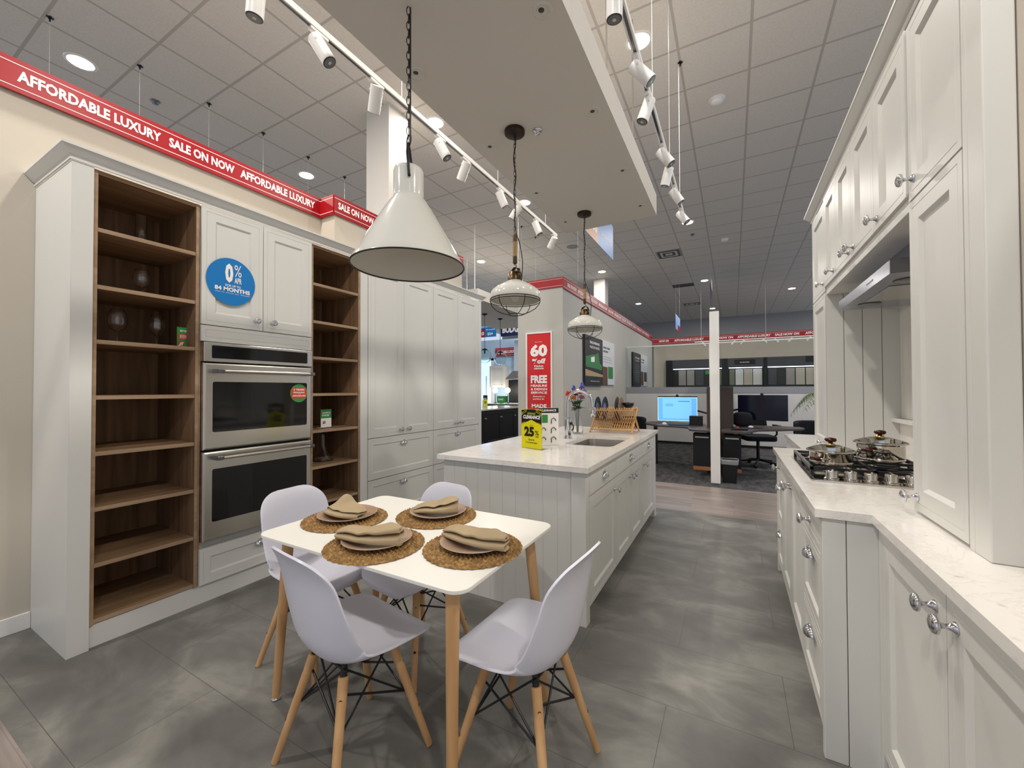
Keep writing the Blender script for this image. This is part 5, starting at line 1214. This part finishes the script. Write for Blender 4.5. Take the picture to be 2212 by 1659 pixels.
# palm
t = thing('potted_palm', 'green potted palm behind the right desk at the cabinet edge', 'plant', (1.55, 8.95, 0))
MB().lathe([(.14, 0), (.18, .02), (.21, .36), (.20, .38), (.18, .36), (.0001, .34)], (1.55, 8.95, 0), 28).build('pot', 'black_plastic', t, smooth=True, angle=40); MB().tube([(1.55, 8.95, .3), (1.54, 8.94, .9), (1.53, 8.93, 1.15)], .035, .02, n=10).build('trunk', 'poster_tan', t)
rnd = random.Random(11)
for k in range(16):
    a = 2*PI*k/16+rnd.uniform(-.15, .15); el = rnd.uniform(.1, .75); ln_ = rnd.uniform(.55, .70); mb = MB(); o = Vector((1.53, 8.93, 1.13)); sp = []
    for i in range(15):
        s_ = i/14*ln_; sp.append(o+Vector((math.cos(a)*s_, math.sin(a)*s_, el*s_-1.15*s_*s_*(.8+.3*el)+.12*math.sin(PI*i/14))))
    mb.tube(sp, .005, .002, n=5); side = Vector((-math.sin(a), math.cos(a), 0))
    for i in range(2, 15):
        d = (sp[i]-sp[i-1]).normalized(); l = .20*math.sin(PI*(i+1)/17)
        for sg in (-1, 1): q = sp[i]; tip = q+side*sg*l*.75+d*l*.65-Vector((0, 0, l*.35)); w_ = d*.009; mb.quad([q-w_, q+w_, (q+tip)/2+w_, tip]); 
    mb.build('frond', 'palm_leaf', t)

# ================================================================== cabinet door samples at the back
struct(MB().box(-2.62, 4.6, 15.97, 16.10, 0, 3.24).build('wall_center', 'display_plaster'))
t = thing('door_sample_display', 'long dark display of cabinet door samples on the far wall', 'display', (.8, 15.9, 0)); dw = NY(15.96)
MB(dw).box(-2.17, 4.4, 0, 2.09, 0, .05).build('back_board', 'display_dark', t)
MB(dw).box(-2.17, 4.4, 2.10, 2.42, 0, .14).build('header_board', 'display_gray', t)
for a, b in ((-2.17, -1.95), (-.55, -.15), (.90, 1.0), (2.30, 2.42)): MB(dw).box(a, b, 0, 2.42, .0505, .15).build('frame_post', 'display_black', t)
for a, b in ((-1.92, -.58), (-.12, .86), (1.02, 2.28)): MB(dw).box(a, b, 2.075, 2.10, .10, .13).build('light_strip', 'led_strip', t)
for z0, z1 in ((1.50, 2.04), (.90, 1.44)):
    for a, b, m in ((-1.74, -1.50, 'sample_gray'), (-1.46, -1.22, 'sample_gray'), (-1.18, -.92, 'display_gray'), (-.10, .05, 'sample_green'), (.08, .31, 'sample_white'), (.33, .58, 'sample_oak'), (.60, .86, 'sample_white'), (1.03, 1.27, 'display_gray'), (1.28, 1.52, 'display_dark'), (1.53, 1.76, 'sample_gray'), (1.79, 2.03, 'sample_oak'), (2.06, 2.28, 'sample_oak')):
        if z0 < 1.4: m = 'display_gray' if m in ('sample_white', 'sample_oak') else m
        mb = MB(dw @ Matrix.Translation((0, 0, .051))); panel(mb, a, b, z0, z1, .02, ((.04, 0), (.05, -.006))); mb.build('door_sample', m, t)
sg = MB(dw).box(.05, .66, 2.20, 2.36, .1405, .150).build('name_board', 'display_black', t); text(sg, [('DURATEK', .22, 2.255, .50, 2.285, .02)], dw @ Matrix.Translation((0, 0, .1505)), 'white_print')
MB(dw).box(2.05, 2.40, 2.22, 2.40, .1405, .150).build('name_board', 'display_black', t)
MB(dw).box(-.86, -.62, 1.88, 2.02, .051, .08).build('green_sign', 'poster_green', t)
# far track with spots
t = thing('track_rail', 'far white track rail below the far sale banner', 'track rail', (.9, 14.6, 2.92)); MB().box(-1.1, 3.2, 14.585, 14.615, 2.905, 2.93).build('rail', 'track_white', t)
for x in (-.9, .9, 2.9): MB().rod((x, 14.6, 2.93), (x, 14.6, CZ), .003, n=6).build('hanging_wire', 'track_white', t)
for i, (x, a) in enumerate(((-.85, .6), (.05, 2.7), (.30, 2.4), (.85, .5), (1.15, .4), (1.55, 2.8), (2.0, 2.6))):
    tt = thing('track_spotlight', 'small white spotlight on the far track rail, %s from the left' % ordn[i], 'spotlight', (x, 14.6, 2.90), 0, 'spotlights on the far track')
    d = Vector((math.sin(.8)*math.cos(a), math.sin(.8)*math.sin(a), -math.cos(.8))); c = Vector((x, 14.6, 2.85))
    MB().tube([c-d*.04, c+d*.10], .035, n=14).build('body', 'track_white', tt, smooth=True, angle=40); MB().rod((x, 14.6, 2.905), c, .008, n=6).build('stem', 'track_white', tt)

# ================================================================== hanging signs
def hanging(name, label, xf, u0, u1, v0, v1, m, wires, cat='sign'):
    t = thing(name, label, cat, (0, 0, 0)); o = MB(xf).box(u0, u1, v0, v1, -.003, .003)
    c = xf @ Vector(((u0+u1)/2, v0, 0)); t.location = c; o.build('sign_board', m, t)
    for w_ in wires:
        a = xf @ Vector((w_, v1, 0)); MB().rod(a, (a.x, a.y, CZ), .0018, n=5).build('hanging_wire', 'track_white', t)
    return t
h = PX(-1.70); t = hanging('hanging_sign', 'pale blue and peach hanging sign behind the bulkhead end', h, 5.0, 6.55, 3.47, 4.02, 'skyblue', (5.1, 6.4))
MB(h).quad([(5.18, 3.47, .004), (5.72, 3.47, .004), (5.72, 4.02, .004), (5.18, 4.02, .004)]).build('peach_field', 'peach', t); MB(h).quad([(5.0, 3.47, .004), (5.10, 3.47, .004), (5.10, 4.02, .004), (5.0, 4.02, .004)]).build('white_field', 'white_print', t)
text(t, [('8000', 5.22, 3.60, 5.66, 3.74, .03)], h @ Matrix.Translation((0, 0, .0035)), 'white_print'); text(t, [('the', 5.95, 3.86, 6.1, 3.92, .03), ('New kitchens', 5.85, 3.66, 6.35, 3.72, .02)], h @ Matrix.Translation((0, 0, .0035)), 'white_print')
t = hanging('hanging_sign', 'small blue and red hanging sign far back, left of the white post', PX(-1.44), 12.5, 13.6, 3.12, 3.55, 'skyblue', (12.6, 13.5)); MB(PX(-1.44)).quad([(13.0, 3.12, .004), (13.6, 3.12, .004), (13.6, 3.30, .004), (13.0, 3.30, .004)]).build('red_field', 'red', t)
t = hanging('hanging_sign', 'narrow navy hanging sign right above the white post', PX(-.52), 12.2, 13.4, 3.75, 4.25, 'navy', (12.3, 13.3))
hy = NY(10.5); t = hanging('hanging_sign', 'blue financing sign with red edge seen in the gap left of the gray wall', hy, -7.0, -6.30, 2.98, 3.36, 'blue', (-6.9, -6.4))
MB(hy).quad([(-7.0, 2.98, .004), (-6.70, 2.98, .004), (-6.70, 3.24, .004), (-7.0, 3.24, .004)]).build('red_field', 'red', t)
text(t, [('FINANCING', -6.98, 3.28, -6.52, 3.33, .02), ('84 months', -6.66, 3.19, -6.33, 3.23, .02), ('$24', -6.61, 3.03, -6.42, 3.12, .03), ('0', -6.82, 3.04, -6.73, 3.16, .03)], hy @ Matrix.Translation((0, 0, .0045)), 'white_print')
hb = NY(11.0); t = hanging('hanging_sign', 'navy budget sign seen in the gap left of the gray wall', hb, -6.43, -5.35, 3.04, 3.50, 'navy', (-6.3, -5.5))
text(t, [('BUDGET', -6.37, 3.14, -5.55, 3.36, .05)], hb @ Matrix.Translation((0, 0, .004)), 'white_print')

# ================================================================== other kitchen seen through the gap
struct(MB().box(-12, -2.8, 12.05, 12.15, 0, 3.1).build('wall_rear', 'pale_blue_wall'))
o = struct(MB().box(-8.35, -7.40, 12.00, 12.045, 0, 2.38).build('window_1', 'daylight_glass')); 
struct(MB().box(-7.40, -7.33, 11.98, 12.048, 0, 2.46).box(-8.42, -7.33, 11.98, 12.048, 2.385, 2.46).box(-7.62, -7.58, 11.985, 12.0, 0, 1.85).build('trim_5', 'white_trim'))
banner(NY(12.03), -7.25, -6.40, 2.52, 2.80, 'short red sale banner inside the kitchen seen in the gap', [('AFFORDABLE LUXURY', -7.18, -6.46)])
t = thing('display_cabinet', 'white wall cabinet in the kitchen seen through the gap', 'cabinet', (-7.0, 11.8, 1.44)); MB().box(-7.28, -6.72, 11.70, 12.048, 1.44, 2.17).build('carcass', 'cabinet', t); door(t, NY(11.70), -7.28, -6.72, 1.44, 2.17, (-6.78, 1.52))
tag(MB().box(-6.72, -5.2, 12.02, 12.048, .915, 1.69).build('tile_backsplash', 'display_black'), 'black splashback in the kitchen seen through the gap', 'backsplash')
t = thing('range_hood', 'chimney range hood in the kitchen seen through the gap', 'range hood', (-6.3, 11.8, 1.70)); mb = MB(); mb.extr([(-6.60, 11.60, 1.70), (-5.95, 11.60, 1.70), (-5.95, 11.60, 1.74), (-6.15, 11.75, 1.98), (-6.42, 11.75, 1.98), (-6.60, 11.60, 1.74)], (0, .25, 0)); mb.build('canopy', 'steel', t); MB().box(-6.38, -6.18, 11.78, 12.049, 1.98, 3.0).build('chimney', 'steel', t)
t = thing('base_cabinet', 'dark base cabinet along the wall in the kitchen seen through the gap', 'cabinet', (-6.2, 11.7, 0)); MB().box(-7.3, -5.0, 11.42, 12.018, 0, .88).build('carcass', 'dark_cabinet', t); MB().box(-7.33, -4.97, 11.40, 12.018, .881, .912).build('countertop', 'white_trim', t)
t = thing('kitchen_island', 'black kitchen island with white top seen through the gap', 'kitchen island', (-5.43, 8.5, 0)); MB().box(-5.90, -4.97, 7.08, 9.90, 0, .884).build('carcass', 'dark_cabinet', t)
for a, b in ((7.08, 7.8), (7.8, 8.5), (8.5, 9.2), (9.2, 9.9)): door(t, PX(-4.969), a, b, .09, .87, (b-.06, .70), m='dark_cabinet')
tag(MB().box(-5.93, -4.935, 7.05, 9.93, .885, .915).build('island_countertop', QUARTZ), 'white countertop on the black island in the gap', 'countertop')
for y, lb in ((7.75, 'clear glass globe pendant in the gap, left one beside the pantry edge'), (8.45, 'clear glass globe pendant in the gap, right one')):
    t = thing('globe_pendant_lamp', lb, 'pendant lamp', (-4.955, y, 1.96))
    MB().ball((-4.955, y, 2.125), .158, nu=32, nv=20).build('glass_globe', 'thin_glass', t, smooth=True, solid=.006); MB().lathe([(.07, 2.262), (.072, 2.275), (.02, 2.30), (.0001, 2.305)], (-4.955, y, 0), 24).build('globe_cap', 'black_metal', t, smooth=True)
    MB().rod((-4.955, y, 2.30), (-4.955, y, 3.08), .0055, n=8).build('rod', 'black_metal', t); MB().lathe([(.0001, 3.05), (.02, 3.055), (.062, 3.08), (.064, 3.0925)], (-4.955, y, 0), 24).build('ceiling_canopy', 'black_metal', t, smooth=True); MB().rod((-4.955, y, 2.18), (-4.955, y, 2.27), .018, n=10).build('socket', 'bronze', t)
t = thing('promotional_stand', 'small yellow and black card on the black island in the gap', 'sign', (-5.42, 8.5, .9155)); cn = NY(8.5); MB(cn).box(-5.485, -5.355, .9155, 1.225, -.003, 0).build('card', 'yellow', t); MB(cn).quad([(-5.485, 1.12, .001), (-5.355, 1.12, .001), (-5.355, 1.225, .001), (-5.485, 1.225, .001)]).build('black_field', 'black_print', t); text(t, [('25', -5.455, 1.02, -5.385, 1.08, .05)], cn, 'black_print')
t = thing('display_box', 'green display box with white lettering on the island in the gap', 'box', (-5.0, 8.9, .9155)); MB().box(-5.26, -5.02, 8.80, 8.95, 1.03, 1.20).build('box', 'green', t); MB().box(-5.25, -5.03, 8.82, 8.93, .9155, 1.029).build('stand', 'thin_glass', t); text(t, [('SAVE', -5.22, 1.09, -5.08, 1.14, .03)], NY(8.799), 'white_print')
t = thing('kitchen_faucet', 'small chrome faucet on the black island in the gap', 'faucet', (-5.30, 8.2, .9155)); MB().tube([(-5.30, 8.2, .9155), (-5.30, 8.2, 1.10), (-5.26, 8.2, 1.16), (-5.20, 8.2, 1.14)], .012, n=8).build('spout', 'chrome', t, smooth=True); MB().tube([(-5.30, 8.3, .9155), (-5.30, 8.3, .99), (-5.25, 8.3, 1.0)], .009, n=8).build('lever', 'chrome', t, smooth=True)
for x, lb in ((-7.0, 'left of the two white globe lamps at the black splashback in the gap'), (-6.52, 'right of the two white globe lamps at the black splashback in the gap')):
    t = thing('globe_lamp', lb, 'lamp', (x, 11.6, .9125)); MB().lathe([(.0001, .9125), (.05, .9125), (.05, .93), (.012, .94), (.012, 1.26)], (x, 11.6, 0), 16).build('lamp_base', 'black_metal', t, smooth=True); MB().ball((x, 11.6, 1.34), .085, nu=20, nv=12).build('globe_shade', 'lamp_lens', t, smooth=True)
small(MB().box(-6.82, -6.66, 11.5, 11.6, .9125, 1.15), 'display_box', 'green', 'green box between the two globe lamps in the gap', 'box')
